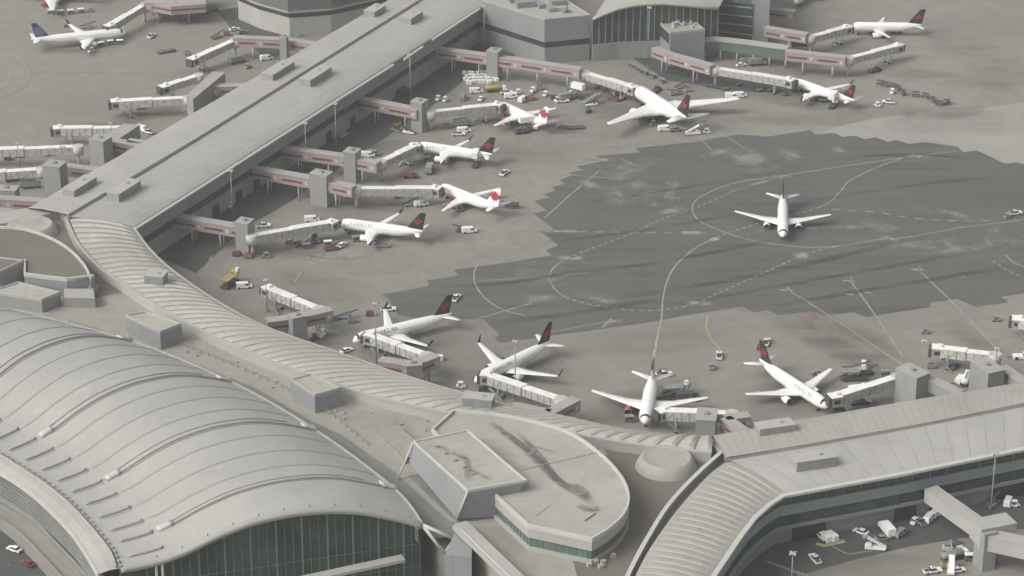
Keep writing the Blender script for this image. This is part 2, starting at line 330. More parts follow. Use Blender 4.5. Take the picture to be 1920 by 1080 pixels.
for pts, w in (([(1232,400),(1250,398),(1275,394)], 6), ([(1482,481),(1505,480),(1530,482)], 8), ([(1040,483),(1075,484),(1100,486)], 5), ([(1280,568),(1310,569),(1340,573)], 5), ([(1445,330),(1470,332),(1490,334)], 5), ([(1698,293),(1720,293),(1745,296)], 5), ([(1645,444),(1665,446),(1690,455)], 5), ([(1100,298),(1130,300),(1150,305)], 4), ([(1010,434),(1070,434),(1085,436)], 4), ([(1160,566),(1140,566),(1110,563)], 4), ([(1130,612),(1150,604),(1170,603)], 4), ([(1585,552),(1595,552),(1600,553)], 3), ([(1795,520),(1805,520),(1815,521)], 3), ([(1620,549),(1628,549),(1634,550)], 3), ([(560,476),(640,484),(700,480)], 3)):
    stain(WD, pts, w, .034)
for pts, w in (([(1000,455),(1150,440),(1400,400)], 5), ([(1050,515),(1250,490),(1500,440)], 6), ([(1150,560),(1400,520),(1750,440)], 7), ([(1250,575),(1500,530),(1900,460)], 5), ([(1100,380),(1300,350),(1420,330)], 4), ([(1500,380),(1700,350),(1880,330)], 6), ([(1450,575),(1650,540),(1900,500)], 6), ([(930,605),(1060,590),(1250,560)], 7), ([(820,540),(960,530),(1100,505)], 5), ([(1550,300),(1700,290),(1850,300)], 4)):
    stain(WG, pts, w * .6, .025, .55)
for kk, (pts, w, a) in enumerate((([(520,470),(620,440),(740,425)], 26, .5), ([(560,400),(700,380),(820,370)], 18, .5), ([(730,430),(800,440),(900,430)], 16, .5), ([(640,240),(800,300),(930,305)], 16, .6), ([(900,200),(1000,245),(1090,235)], 18, .7), ([(1100,190),(1240,215),(1340,215)], 26, .7), ([(1330,140),(1480,180),(1620,190)], 24, .7), ([(1400,110),(1500,130),(1640,130)], 18, .5), ([(60,90),(150,88),(240,86)], 16, .6), ([(660,655),(760,640),(860,620)], 18, .7), ([(880,735),(980,700),(1070,690)], 18, .7), ([(1120,750),(1210,770),(1310,760)], 24, .8), ([(1400,720),(1480,740),(1560,760)], 24, .8), ([(1560,770),(1640,760),(1740,720)], 14, .7), ([(1460,770),(1420,790),(1300,800)], 16, .6), ([(1440,580),(1580,660),(1700,700)], 12, .6), ([(1560,600),(1640,640),(1680,680)], 9, .5), ([(1760,600),(1830,640),(1880,680)], 10, .5), ([(420,230),(300,262),(200,300)], 14, .5), ([(230,215),(290,205),(350,205)], 10, .6), ([(1700,80),(1600,95),(1480,100)], 16, .5), ([(1740,60),(1840,110),(1930,170)], 26, .35), ([(1640,130),(1760,145),(1900,168)], 14, .4), ([(1360,215),(1540,225),(1700,215)], 14, .35), ([(480,520),(580,540),(700,560)], 22, .35), ([(880,270),(980,290),(1090,290)], 16, .35), ([(1080,640),(1230,640),(1400,620)], 18, .3), ([(1170,1080),(1500,1070),(1800,1030)], 18, .4))):
    stain(WK, pts, w * 1.25, .03, a * .62, lay=.005 + kk * .0015)
for pts, w in (([(430,440),(500,470),(600,460)], 22), ([(640,370),(760,390),(800,380)], 14), ([(1090,165),(1140,175),(1190,190)], 18), ([(200,225),(280,215),(350,200)], 14), ([(60,250),(200,240),(300,225)], 16), ([(860,210),(930,215),(960,225)], 12), ([(1640,200),(1760,215),(1850,200)], 14), ([(1500,570),(1560,620),(1640,650)], 14), ([(690,330),(740,310),(760,290)], 10)):
    stain(WR, pts, w, .05, .55)
for kk, (pts, w) in enumerate((([(1640,222),(1760,225),(1930,230)], 34), ([(960,240),(1060,262),(1160,262)], 20), ([(985,410),(1000,440),(1010,465)], 20), ([(900,470),(960,480),(1020,475)], 12), ([(20,170),(150,200),(240,180)], 26), ([(1080,620),(1240,600),(1420,590)], 12), ([(1700,60),(1850,40),(1950,60)], 40), ([(540,500),(680,500),(800,490)], 20), ([(1500,600),(1700,600),(1900,570)], 16), ([(1000,280),(1100,275),(1250,262)], 9))):
    stain(WL, pts, w, .065, .6, lay=.055 + kk * .004)
for k, nm in (('line_w', 'white_markings'), ('line_y', 'yellow_markings'), ('patch_w', 'faded_paint'), ('redm', 'red_markings')):
    mk[k].build(nm, k, kind='structure')
# bay hatching near the lower gates
hb = MB()
for k in range(12):
    a = P2(1440 + k * 9, 1052 + k * 3.2); b = P2(1450 + k * 9, 1060 + k * 3.2); hb.sweep([a, b], [(-.3, 0.135), (.3, 0.135)], csec=False)
for a, b in (((1560,1025),(1590,1040)),((1590,1040),(1635,1033)),((1430,1052),(1560,1100))): hb.sweep([P2(*a), P2(*b)], [(-.2, 0.135), (.2, 0.135)], csec=False)
hb.build('bay_markings', 'line_w', kind='structure')
yb = MB(); yb.sweep([P2(1530,1020), P2(1545,1024), P2(1580,1016), P2(1576,1010)], [(-.7, 0.135), (.7, 0.135)], csec=False); yb.build('hatched_bay', 'line_y', kind='structure')

# ---------------------------------------------------------------- roofs: loft between two traced edges
def loft(A, B, prof, period, h, skew=0.0, sub=4, skirt=.9, seam_w=.3, saw=False):
    """A,B lists of 3D points in pairs; prof [(t,dz)]; returns MB with a saw-toothed ribbed sheet"""
    SA, SB = smooth_line([tuple(a) for a in A], 10), smooth_line([tuple(b) for b in B], 10)
    mid = [(Vector(a) + Vector(b)) / 2 for a, b in zip(SA, SB)]; L = [0]
    for i in range(1, len(mid)): L.append(L[-1] + (mid[i] - mid[i - 1]).length)
    n = max(1, int(L[-1] / period)); rings = []; j = 0
    for k in range(n * sub + 1):
        s = L[-1] * k / (n * sub)
        while j < len(L) - 2 and L[j + 1] < s: j += 1
        t = (s - L[j]) / max(1e-9, L[j + 1] - L[j]); a = Vector(SA[j]).lerp(Vector(SA[j + 1]), t); b = Vector(SB[j]).lerp(Vector(SB[j + 1]), t)
        ph = (k % sub) / sub; hh = (h * math.sin(math.pi * ph) if not saw else h * (ph / .75 if ph < .75 else (1 - ph) / .25))
        row = [a + Vector((0, 0, -skirt))]
        for (u, dz) in prof:
            e = max(0, min(1, 5 * u, 6 * (1 - u)))
            q = a.lerp(b, u); row.append(q + Vector((0, 0, dz + hh * e)))
        row.append(b + Vector((0, 0, -skirt))); rings.append(row)
    mb = MB(); mb.rings(rings, closed=False, cap=False); mb.sm = [False] * len(mb.f)
    mb.seams = MB()
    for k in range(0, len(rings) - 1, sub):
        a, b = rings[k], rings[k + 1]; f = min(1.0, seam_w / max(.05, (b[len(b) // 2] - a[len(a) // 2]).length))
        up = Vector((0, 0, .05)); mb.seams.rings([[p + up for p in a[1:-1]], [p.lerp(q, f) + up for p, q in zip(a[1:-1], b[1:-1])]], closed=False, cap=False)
    return mb
VALLEY_SHADE = mat('valley_shade', (.15, .143, .125), .7, .1, .2); SEAM_B = mat('seam_light', (.34, .328, .29), .6, .1, .2)  # darker tone paints shade into the rib valleys; lighter one colours real seams
def roofbuild(mb, name, m, parent, sm):
    o = mb.build(name, m, parent); mb.seams.build('roof_seam_or_shade', sm, o); return o  # real seams on the piers, painted valley shade on the curved concourse
def facade(parent, line, zt, inset=1.2, bands=None, mull=3.2, mat_m='bluewall', top=4.6):
    """line runs so that the inside of the building is on the LEFT"""
    bands = bands or [(zt - 4.6, zt - .6, 0, 'glass', 'window_band'), (zt - 7.8, zt - 4.6, -.35, 'bluewall', 'wall_band'), (zt - 11.4, zt - 7.8, .15, 'glass', 'window_band'), (zt - 12.4, zt - 11.4, -.3, 'bluewall', 'ledge'), (0, zt - 12.2, .5, 'lowwall', 'lower_wall')]
    for z0, z1, off, m, nm in bands:
        mb = MB(); mb.sweep(line, [(inset + off, z0), (inset + off, z1), (inset + off + .8, z1), (inset + off + .8, z0)]); mb.build(nm, m, parent)
    mm = MB()
    for p, q in zip(resample([Vector(p) for p in line], mull)[:-1], resample([Vector(p) for p in line], mull)[1:]):
        d = (q - p).normalized(); nn = Vector((-d.y, d.x)); c = p + nn * (inset - .05)
        mm.box(c.x, c.y, zt - top, zt - .6, .12, .14, math.atan2(d.y, d.x))
    mm.build('mullion', mat_m, parent)
ZE = 17.2
def roof_unit(px, py, z, lx, ly, h, ang, parent, m='tower', mr='parapet'):
    c = P(px, py, z)
    b = MB(); b.box(c.x, c.y, z - .8, z + h, lx, ly, ang); o = b.build('rooftop_unit', m, parent)
    t = MB(); t.box(c.x, c.y, z + h + .003, z + h + .25, lx + .3, ly + .3, ang); t.build('lid', mr, o, world=True)
    for sy in (-1, 1):
        for kx in (-.25, .25):
            q = Vector((math.cos(ang) * kx * lx - math.sin(ang) * sy * (ly / 2 + .02), math.sin(ang) * kx * lx + math.cos(ang) * sy * (ly / 2 + .02)))
            MB().box(c.x + q.x, c.y + q.y, z + h * .25, z + h * .8, lx * .3, .08, ang).build('louvre', 'vgrey', o)
    q = Vector((math.cos(ang), math.sin(ang))) * lx * .2; MB().box(c.x + q.x, c.y + q.y, z + h + .253, z + h + .5, 1.1, .9, ang).build('access_hatch', 'panel', o)
    return o
# --- diagonal pier
pier = thing('pier_building', 'long straight pier with pale seamed roof running diagonally to the top', 'airport pier', P(480, 250))
def ext(a, b, k): return (a[0] + (b[0] - a[0]) * k, a[1] + (b[1] - a[1]) * k)
fa = [P(50, 392, ZE), P(300, 248, ZE), P(685, 25, ZE), P(800, -42, ZE), P(940, -122, ZE)]
gr = [P(128, 407, ZE + 1.4), P(362, 268, ZE + 1.4), P(792, 0, ZE + 1.4), P(860, -43, ZE + 1.4), P(1000, -132, ZE + 1.4)]
ne = [P(250, 425, ZE), P(478, 280, ZE), P(895, 15, ZE), P(960, -28, ZE), P(1100, -120, ZE)]
def raise_(l, d): return [Vector(v) + Vector((0, 0, d)) for v in l]
roofbuild(loft(fa, raise_(gr, .9), [(0, 0), (.08, .5), (.35, .75), (.7, .45), (.985, 0), (1, .12)], 2.4, .07, skirt=.8, seam_w=.22), 'roof_far', 'metal_roof', pier, SEAM_B)
roofbuild(loft(gr, ne, [(0, -.1), (.03, .15), (.3, .62), (.55, .85), (.75, .75), (.9, .35), (.96, -.02), (1, -.2)], 2.4, .08, skirt=.7, seam_w=.26), 'roof_near', 'metal_roof', pier, SEAM_B)
MB().prism(PL([(-80,412),(50,390),(140,360),(150,395),(128,408),(111,397),(30,414),(-80,436)], ZE), 12, ZE).build('end_roof', 'metal_roof', pier)
gl = [(v.x, v.y) for v in gr]
MB().sweep(gl, [(-.45, ZE + .9), (-.45, ZE + 1.62), (-.05, ZE + 1.62), (-.05, ZE + .9)]).build('gutter', 'rib_dark', pier)
MB().sweep(gl, [(0, ZE + 1.5), (0, ZE + 2.55), (.5, ZE + 2.55), (.5, ZE + 1.5)]).build('ridge_cap', 'parapet', pier)
nl = [(v.x, v.y) for v in ne]
MB().sweep(nl, [(-.7, ZE - 1.0), (-.7, ZE - .15), (.35, ZE - .1), (.35, ZE - 1.0)]).build('eave', 'gutter', pier)
for (x0, y0, x1, y1) in ((250, 425, 735, 117), (755, 107, 790, 83), (808, 70, 897, 12)):
    MB().sweep([P2(x0, y0 + 3, ZE), P2(x1, y1 + 3, ZE)], [(-1.1, ZE - .6), (-1.1, ZE), (-.3, ZE + .1), (-.3, ZE - .6)]).build('eave_rail', 'trim', pier)
facade(pier, nl, ZE, top=1.4, bands=[(ZE - 1.4, ZE - .6, 0, 'glass', 'window_band'), (ZE - 7.2, ZE - 1.4, -.2, 'bluewall', 'wall_band'), (ZE - 10.2, ZE - 7.2, .25, 'glass', 'window_band'), (ZE - 10.8, ZE - 10.2, -.2, 'panel', 'ledge'), (0, ZE - 10.8, .4, 'lowwall2', 'lower_wall')])
fl = [(v.x, v.y) for v in fa]
MB().sweep(fl, [(-2.5, 0), (-2.5, ZE - .5), (-1.5, ZE - .5), (-1.5, 0)]).build('rear_wall', 'lowwall', pier)
dk = Each()
for px, py in ((405,405),(440,375),(470,352),(680,200),(745,165),(762,150),(785,125),(810,112),(600,262),(640,232)):
    a = P(px, py); q = geometry.intersect_point_line(Vector((a.x, a.y, 0)), Vector((nl[0][0], nl[0][1], 0)), Vector((nl[3][0], nl[3][1], 0)))[0]
    d = (Vector(nl[3]) - Vector(nl[0])).normalized(); nn = Vector((-d.y, d.x)); c = Vector((q.x, q.y)) + nn * 1.45
    dk.box(c.x, c.y, .1, 4.2, 4.2, .3, math.atan2(d.y, d.x))
dk.build('loading_door', 'opening', pier)
pa = q2w(100, -63, 480, 200)
for px, py, lx, h in ((703,22,10,3),(772,34,10.5,3),(522,135,17,3.2),(592,145,17,3.2),(150,352,14,3),(233,360,14,3.3)): roof_unit(px, py + 6, ZE + 1.2, lx, 5, h, pa, pier)

# --- curved concourse: apron-side edge, land-side edge
con = thing('curved_concourse', 'curved concourse with ribbed pale roof joining the two piers', 'airport concourse', P(700, 700))
ca = [(250,425),(275,460),(312,497),(370,540),(420,572),(480,604),(540,628),(605,650),(680,676),(755,702),(867,736),(960,760),(1085,786),(1172,806),(1250,815),(1335,818)]
cb = [(128,407),(150,455),(190,500),(237,533),(290,568),(342,598),(410,632),(480,662),(530,683),(590,704),(705,742),(842,772),(960,790),(1090,814),(1185,830),(1335,848)]
A = [P(x, y, ZE) for x, y in ca]; B = [P(x, y, ZE + .3) for x, y in cb]
roofbuild(loft(A, B, [(0, -.3), (.05, .1), (.12, .45), (.2, .75), (.45, 1.25), (.7, 1.15), (.9, .6), (.97, .3), (1, .1)], 4.2, .7, sub=8, skirt=1.2, seam_w=.8, saw=True), 'roof', 'rib_roof', con, VALLEY_SHADE)
for o, nm, mm, s in ((0, 'parapet_cap', 'parapet', [(-1.5, ZE + .1), (-1.5, ZE + .85), (-.5, ZE + .85), (-.5, ZE + .1)]), (0, 'parapet_wall', 'panel_l', [(-1.3, 12), (-1.3, ZE + .1), (-.6, ZE + .1), (-.6, 12)])):
    MB().sweep(smooth_line([(v.x, v.y) for v in B], 4), s).build(nm, mm, con)
al = smooth_line([(v.x, v.y) for v in A], 4)
al_in = offset_line(al, -1.2)
MB().sweep(al, [(.5, ZE - 1.2), (.5, ZE - .1), (-.3, ZE - .1), (-.3, ZE - 1.2)]).build('eave', 'parapet', con)
facade(con, al[::-1], ZE)
for px, py, lx, ly, h in ((293, 522, 6.5, 5, 3.6), (897, 752, 9, 4.5, 3.4)): roof_unit(px, py + 10, ZE + 1, lx, ly, h, q2w(30, 3, px, py), con)

# --- lower right pier
rp = thing('pier_building', 'broad lower right pier with grey roof and banded glass front', 'airport pier', P(1650, 900))
far = [P(x, y, ZE) for x, y in ((1335,818),(1420,802),(1490,789),(1700,752),(1920,716),(2150,676))]
gro = [P(x, y, ZE + 1.6) for x, y in ((1360,862),(1440,849),(1520,836),(1720,800),(1920,760),(2150,716))]
eav = [P(x, y, ZE) for x, y in ((1335,1077),(1385,1000),(1440,941),(1462,925),(1690,885),(1920,838),(2150,792))]
roofbuild(loft(far, raise_(gro, .7), [(0, 0), (.08, .5), (.3, .7), (.7, .5), (.985, 0), (1, .1)], 2.6, .06, skirt=.8, seam_w=.3), 'roof_far', 'rib_roof', rp, SEAM_B)
g2 = [P(x, y, ZE + 1.6) for x, y in ((1365,862),(1500,839),(1700,803),(1920,761),(2150,717))]; e2 = [P(x, y, ZE) for x, y in ((1470,923),(1580,904),(1730,877),(1920,838),(2150,792))]
roofbuild(loft(g2, e2, [(0, -.2), (.04, .1), (.3, .45), (.6, .6), (.85, .25), (.95, -.05), (1, -.2)], 6.0, .05, skirt=.7, seam_w=.3), 'roof_near', 'metal_roof', rp, SEAM_B)
l1 = [(1365,862),(1335,885),(1278,945),(1236,1000),(1205,1050),(1180,1110),(1160,1180)]; l2 = [(1470,923),(1440,941),(1387,1000),(1335,1077),(1300,1150),(1285,1190),(1275,1230)]
l1 = [(1365,862),(1328,890),(1278,945),(1240,995),(1205,1050),(1175,1120),(1155,1190)]; l2 = [(1470,923),(1440,941),(1400,982),(1367,1027),(1335,1077),(1305,1140),(1285,1210)]
roofbuild(loft([P(x, y, ZE + 1) for x, y in l1], [P(x, y, ZE) for x, y in l2], [(0, -.3), (.05, .1), (.25, .7), (.5, 1.0), (.8, .6), (.94, .1), (1, -.2)], 3.0, .26, sub=8, skirt=.7, seam_w=.45, saw=True), 'roof_bend', 'rib_roof', rp, SEAM_B)
gl = [(v.x, v.y) for v in gro]
MB().sweep(gl, [(-.6, ZE + 1.0), (-.6, ZE + 1.75), (-.05, ZE + 1.75), (-.05, ZE + 1.0)]).build('gutter', 'rib_dark', rp)
MB().sweep(gl, [(0, ZE + 1.6), (0, ZE + 2.5), (.5, ZE + 2.5), (.5, ZE + 1.6)]).build('ridge_cap', 'parapet', rp)
el = [(v.x, v.y) for v in [P(x, y, ZE) for x, y in ((1285,1210),(1305,1140),(1335,1077),(1385,1003),(1412,968),(1440,943),(1466,926),(1690,885),(1920,838),(2150,792))]]
MB().sweep(el, [(-1.3, ZE - .8), (-1.3, ZE - .05), (.1, ZE + .02), (.1, ZE - .8)]).build('eave', 'trim', rp)
facade(rp, el, ZE, mull=5.5)
wl = [(1352,846),(1300,893),(1250,948),(1215,1003),(1190,1048),(1170,1090),(1150,1150),(1135,1200)]
w3 = smooth_line([P2(x, y, ZE + 1.2) for x, y in wl], 4)
MB().sweep(w3, [(0, 12), (0, ZE + 1.2), (.7, ZE + 1.2), (.7, 12)]).build('parapet_wall', 'panel_l', rp)
MB().sweep(w3, [(-.25, ZE + 1.203), (-.25, ZE + 1.45), (.95, ZE + 1.45), (.95, ZE + 1.203)]).build('parapet_cap', 'trim', rp)
MB().prism(PL([(1352,850),(1365,866),(1330,895),(1280,950),(1242,1000),(1208,1055),(1178,1125),(1135,1200),(1150,1150),(1190,1048),(1250,948),(1300,893)], ZE - 1.0), 0, ZE - 1.0).build('gutter_floor', 'rib_dark', rp)
MB().prism(PL([(1335,835),(1340,816),(1420,802),(1440,849),(1362,864),(1352,850)], ZE), 0, ZE).build('end_roof', 'metal_roof', rp)
roof_unit(1452, 812, ZE + .8, 11, 4.5, 3.0, q2w(100, -14, 1450, 800), rp); roof_unit(1524, 874, ZE + 1, 12, 4.8, 3.2, q2w(100, -15, 1520, 860), rp)
dk = Each(); sg = Each()
for px, w in ((1480, 6), (1510,5), (1672,7), (1738,7), (1865,10), (1900,6)):
    p = P(px, 925 + (1480 - px) * .18 + 62)
    best = None
    for i in range(len(el) - 1):
        a, b = Vector(el[i]), Vector(el[i + 1]); t = max(0, min(1, (Vector((p.x, p.y)) - a).dot(b - a) / (b - a).length_squared)); q = a + (b - a) * t
        if best is None or (q - Vector((p.x, p.y))).length < best[0]: best = ((q - Vector((p.x, p.y))).length, q, (b - a).normalized())
    _, q, d = best; nn = Vector((-d.y, d.x)); c = q + nn * 1.5; dk.box(c.x, c.y, .1, 4.6, w, .3, math.atan2(d.y, d.x)); c = q + nn * 1.2; sg.box(c.x, c.y, 5.0, 5.9, w * .5, .25, math.atan2(d.y, d.x))
dk.build('loading_door', 'opening', rp); sg.build('door_sign', 'panel_l', rp)

# --- podium roof and its dark membranes
pod = thing('podium_building', 'low flat roofed podium filling the space between the arched hall and the curved concourse', 'building', P(600, 900))
ZP = 14.6
MB().prism(PL([(-140,375),(112,400),(150,462),(190,505),(240,540),(342,600),(480,663),(590,704),(705,742),(842,772),(960,792),(1090,816),(1185,832),(1335,850),(1352,850),(1300,897),(1250,952),(1215,1007),(1190,1052),(1165,1110),(1100,1300),(1000,1300),(1010,1140),(893,1028),(868,985),(800,960),(742,950),(605,840),(480,770),(350,712),(250,672),(120,628),(0,605),(-140,585)], ZP), 0, ZP).build('roof', 'flat_roof', pod)
MB().prism(PL([(960,800),(1095,822),(1335,856),(1352,856),(1302,900),(1252,955),(1218,1010),(1193,1055),(1168,1110),(1090,1110),(1060,1000),(900,870)], ZP), 0, ZP + .03, side=False).build('dark_membrane', 'taupe', pod)
MB().prism(PL([(-100,412),(111,402),(148,462),(187,508),(237,548),(175,560),(60,500),(-100,480)], ZP), 0, ZP + .03, side=False).build('dark_membrane', 'taupe', pod)
MB().prism(PL([(585,790),(640,815),(740,885),(800,940),(870,1000),(820,1010),(742,960),(600,860),(480,790),(330,725),(200,680),(330,668),(480,728)], ZP), 0, ZP + .04, side=False).build('gutter_walkway', 'gutter', pod)
def skylight(cx, cy, rx, h, label_parent):
    c = P(cx, cy, ZP); mb = MB(); n = 40; rings = []
    for r, z in ((rx, 0), (rx * .985, .3), (rx * .93, h * .45), (rx * .80, h), (rx * .76, h + .08), (rx * .74, h), (rx * .45, h + .1), (.1, h + .15)):
        rings.append([(c.x + r * math.cos(6.2832 * i / n), c.y + r * math.sin(6.2832 * i / n), ZP + z) for i in range(n)])
    mb.rings(rings, cap=False); return mb.build('skylight_drum', 'pale_roof', label_parent)
skylight(1249, 875, 9.0, 3.3, pod); skylight(58, 436, 9.5, 3.2, pod)
def hut(top, z, zb, name, m='panel', mr='pale_roof', rim=True, parent=None, lean=0.0, mw=None):
    poly = PL(top, z); mb = MB()
    cx = sum(p[0] for p in poly) / len(poly); cy = sum(p[1] for p in poly) / len(poly)
    low = [(lerp(x, cx, lean), lerp(y, cy, lean)) for x, y in poly]; n = len(poly)
    a = sum(poly[i][0] * poly[(i + 1) % n][1] - poly[(i + 1) % n][0] * poly[i][1] for i in range(n))
    vs = [(x, y, zb) for x, y in low] + [(x, y, z - .05) for x, y in poly]; fs = [(i, (i + 1) % n, n + (i + 1) % n, n + i) for i in range(n)]
    mb.add(vs, fs if a > 0 else [f[::-1] for f in fs]); mb.build(name + '_wall' if name else 'wall', m, parent)
    r = MB(); r.prism(poly, z - .3, z); r.build('roof_slab', mr, parent)
    if rim:
        ss = -1 if a > 0 else 1
        rr = MB(); rr.sweep(poly, [(ss * .02, z - .5), (ss * .02, z + .45), (-ss * .45, z + .45), (-ss * .45, z - .5)], closed=True); rr.build('roof_rim', mw or 'parapet', parent)
hut([(235,592),(272,585),(340,608),(300,623)], ZP + 6.2, ZP - .5, 'penthouse', parent=pod); hut([(545,712),(583,702),(640,728),(590,742)], ZP + 6.0, ZP - .5, 'penthouse', parent=pod)
hut([(-40,545),(0,541),(35,530),(113,549),(78,563)], ZP + 4.5, ZP - .5, 'penthouse', parent=pod); hut([(705,806),(745,797),(800,842),(760,860)], ZP + 1.8, ZP - .5, 'low_curb', m='flat_roof', mr='flat_roof', rim=False, parent=pod)
hut([(120,541),(175,541),(178,560),(120,558)], ZP + 3.4, ZP - .5, 'low_block', m='panel', rim=False, parent=pod)
rl = MB()
for l in ([(130,600),(250,641),(350,683),(480,745),(600,812)], [(335,640),(480,700),(600,760),(690,830)]):
    pts = smooth_line([P2(x, y, ZP + 1) for x, y in l], 4)
    for p in resample([Vector(q) for q in pts], 3.2): rl.box(p.x, p.y, ZP, ZP + 1.2, .22, .22)
    rl.sweep(pts, [(-.07, ZP + 1.1), (-.07, ZP + 1.25), (.07, ZP + 1.25), (.07, ZP + 1.1)])
rl.build('railing', 'vgrey', pod)
for l in ([(410,632),(380,640),(330,625)],): pass
vn = Each()
for k in range(46):
    px, py = random.choice(((random.uniform(340, 820), 0), (random.uniform(900, 1150), 1)))
    y = (620 + (px - 340) * .35 + random.uniform(0, 60)) if py == 0 else 1060
    c = P(px, y, ZP)
    if py == 0: vn.box(c.x, c.y, ZP, ZP + .5, .8, .6, random.random())
for x, y in ((1105,1062),(1117,1056),(1131,1057),(1150,1045),(1127,1065)):
    c = P(x, y, ZP); vn.box(c.x, c.y, ZP, ZP + 1.1, 1.3, 1.2, .4)
vn.build('roof_vent', 'panel_l', pod)

# --- round buildings
def rimmed(parent, outline, z, zb, mroof, mwall='panel_l', bands=True, sm=True):
    pts = PL(outline, z); n = len(pts)
    a = sum(pts[i][0] * pts[(i + 1) % n][1] - pts[(i + 1) % n][0] * pts[i][1] for i in range(n))
    if a < 0: pts = pts[::-1]
    MB().prism(pts, z - .4, z - .35).build('roof', mroof, parent)
    MB().sweep(pts, [(.5, z - .8), (.5, z + .5), (-.1, z + .5), (-.1, z - .8)], closed=True).build('roof_rim', 'trim', parent)
    MB().sweep(pts, [(.5, z - 3.6), (.5, z - .8), (0, z - .8), (0, z - 3.6)], closed=True).build('upper_wall', mwall, parent)
    if bands:
        MB().sweep(pts, [(1.2, z - 6.6), (1.2, z - 3.6), (.7, z - 3.6), (.7, z - 6.6)], closed=True).build('window_band', 'window', parent)
        mm = MB()
        for p, q in zip(resample([Vector(p) for p in pts + pts[:1]], 1.9)[:-1], resample([Vector(p) for p in pts + pts[:1]], 1.9)[1:]):
            d = (q - p).normalized(); nn = Vector((-d.y, d.x)); c = p + nn * .65; mm.box(c.x, c.y, z - 6.6, z - 3.6, .14, .16, math.atan2(d.y, d.x))
        mm.build('mullion', 'mullion', parent)
    MB().sweep(pts, [(1.2, zb), (1.2, z - (6.6 if bands else 3.6)), (.1, z - (6.6 if bands else 3.6)), (.1, zb)], closed=True).build('lower_wall', mwall, parent)
rb = thing('round_building', 'rounded rooftop building with a pale stained roof and green window band at bottom centre', 'building', P(1050, 950))
ro = [(810,806),(850,770)] + [tuple(v) for v in smooth_line([(850.,770.),(950.,780.),(1060.,808.),(1125.,850.),(1165.,893.),(1180.,930.),(1172.,962.),(1145.,990.),(1110.,1012.)], 5)][1:] + [(990,986),(938,938),(875,880)]
ZR = 22.4
rimmed(rb, ro, ZR, ZP - .3, 'pale_roof')
RS = stain_mat('roof_dirt', (.155, .15, .13), .28, .30, .58)
for l, w, a in (([(915,788),(985,840),(1040,895),(1085,925),(1120,955)], 3.2, .75), ([(920,790),(985,838),(1030,880),(1070,915)], 2.0, .9), ([(960,800),(1010,850),(1050,905),(1075,925)], 2.2, .7), ([(1060,905),(1090,915),(1105,940)], 3.4, .7), ([(1085,945),(1105,955),(1130,950)], 3.2, .85), ([(1050,850),(1010,838),(985,835)], 2, .4), ([(1000,970),(1020,955),(1040,940)], 1.2, .35)):
    stain(RS, l, w, -.33, a, 'dirt_stain', rb, zpix=ZR)
dt = Each()
for k in range(22):
    c = P(968 + k * 7.1, 882 - k * 1.65, ZR); dt.box(c.x, c.y, ZR - .34, ZR - .1, .55, .5)
dt.build('roof_drain_row', 'rib_dark', rb)
MB().prism(PL([(1115,846),(1128,838),(1140,852),(1124,852)], ZR), ZR - .4, ZR - .3).build('roof_patch', 'rib_dark', rb)
cr = MB()
for a, b in (((1040,968),(1096,976)),((1096,976),(1116,961))): cr.beam(P(a[0], a[1], ZR - .1), P(b[0], b[1], ZR - .1), .35, .5)
cr.build('curb', 'panel_l', rb)
lb = thing('round_building', 'rounded building at the left edge with a dark taupe roof and thin pale rim', 'building', P(60, 520))
lo = [(-160,428),(-60,423)] + [tuple(v) for v in smooth_line([(0.,426.),(45.,430.),(90.,444.),(130.,467.),(158.,496.),(170.,520.)], 5)] + [(172,518),(125,524),(90,520),(45,514),(46,490),(0,512),(-160,540)]
rimmed(lb, lo, ZP + 6.5, ZP - .3, 'taupe', 'panel', bands=False)
hut([(-160,520),(0,510),(45,489),(0,484),(-160,478)], ZP + 7.2, ZP + 1, 'upper', mr='taupe', parent=lb)

# --- slanted box building in front of the round one
sb = thing('plant_building', 'box building with leaning walls and white edges beside the arched hall', 'building', P(880, 930))
SBT = [(775,829),(877,808),(987,902),(877,921)]
tp = [P(x, y, 25.5) for x, y in SBT]; bt = [P(766, 866, 19.5), P(868, 840, 19.8), P(944, 968, 15), P(857, 974, 15.6)]
MB().prism([(p.x, p.y) for p in tp], 25.2, 25.5).build('roof_slab', 'pale_roof', sb)
mb = MB(); mb.add([p - Vector((0, 0, .1)) for p in tp] + bt, [(0, 3, 7, 4), (3, 2, 6, 7), (2, 1, 5, 6), (1, 0, 4, 5)]); mb.build('slanted_wall', 'panel', sb)
MB().prism([(p.x, p.y) for p in bt], ZP - .3, 15.0).build('base', 'gutter', sb)
pt2 = [(p.x, p.y) for p in tp]; rr = MB(); rr.sweep(pt2[::-1], [(-.1, 25.1), (-.1, 25.95), (.35, 25.95), (.35, 25.1)], closed=True); rr.build('roof_rim', 'trim', sb)
MB().cyl(tp[0], P(742, 907, 13.5), .28).build('corner_trim', 'trim', sb); MB().cyl(tp[3], bt[3], .28).build('corner_trim', 'trim', sb)
for l, w in (([(820,835),(850,850),(880,865)], 2.2), ([(868,850),(878,875),(875,905)], 2.6), ([(880,880),(910,895),(925,900)], 2)):
    stain(RS, l, w, .02, .45, 'dirt_stain', sb, zpix=25.5)
vt = Each()
for k in range(5): c = P(820 + k * 17, 838 + k * 13, 25.5); vt.box(c.x, c.y, 25.5, 25.9, 1.2, .8, .5)
vt.build('roof_vent', 'vgrey', sb)
MB().beam(P(877, 922, 23.5), P(987, 905, 23.5), .3, .8).build('shade_ledge', 'rib_dark', sb)

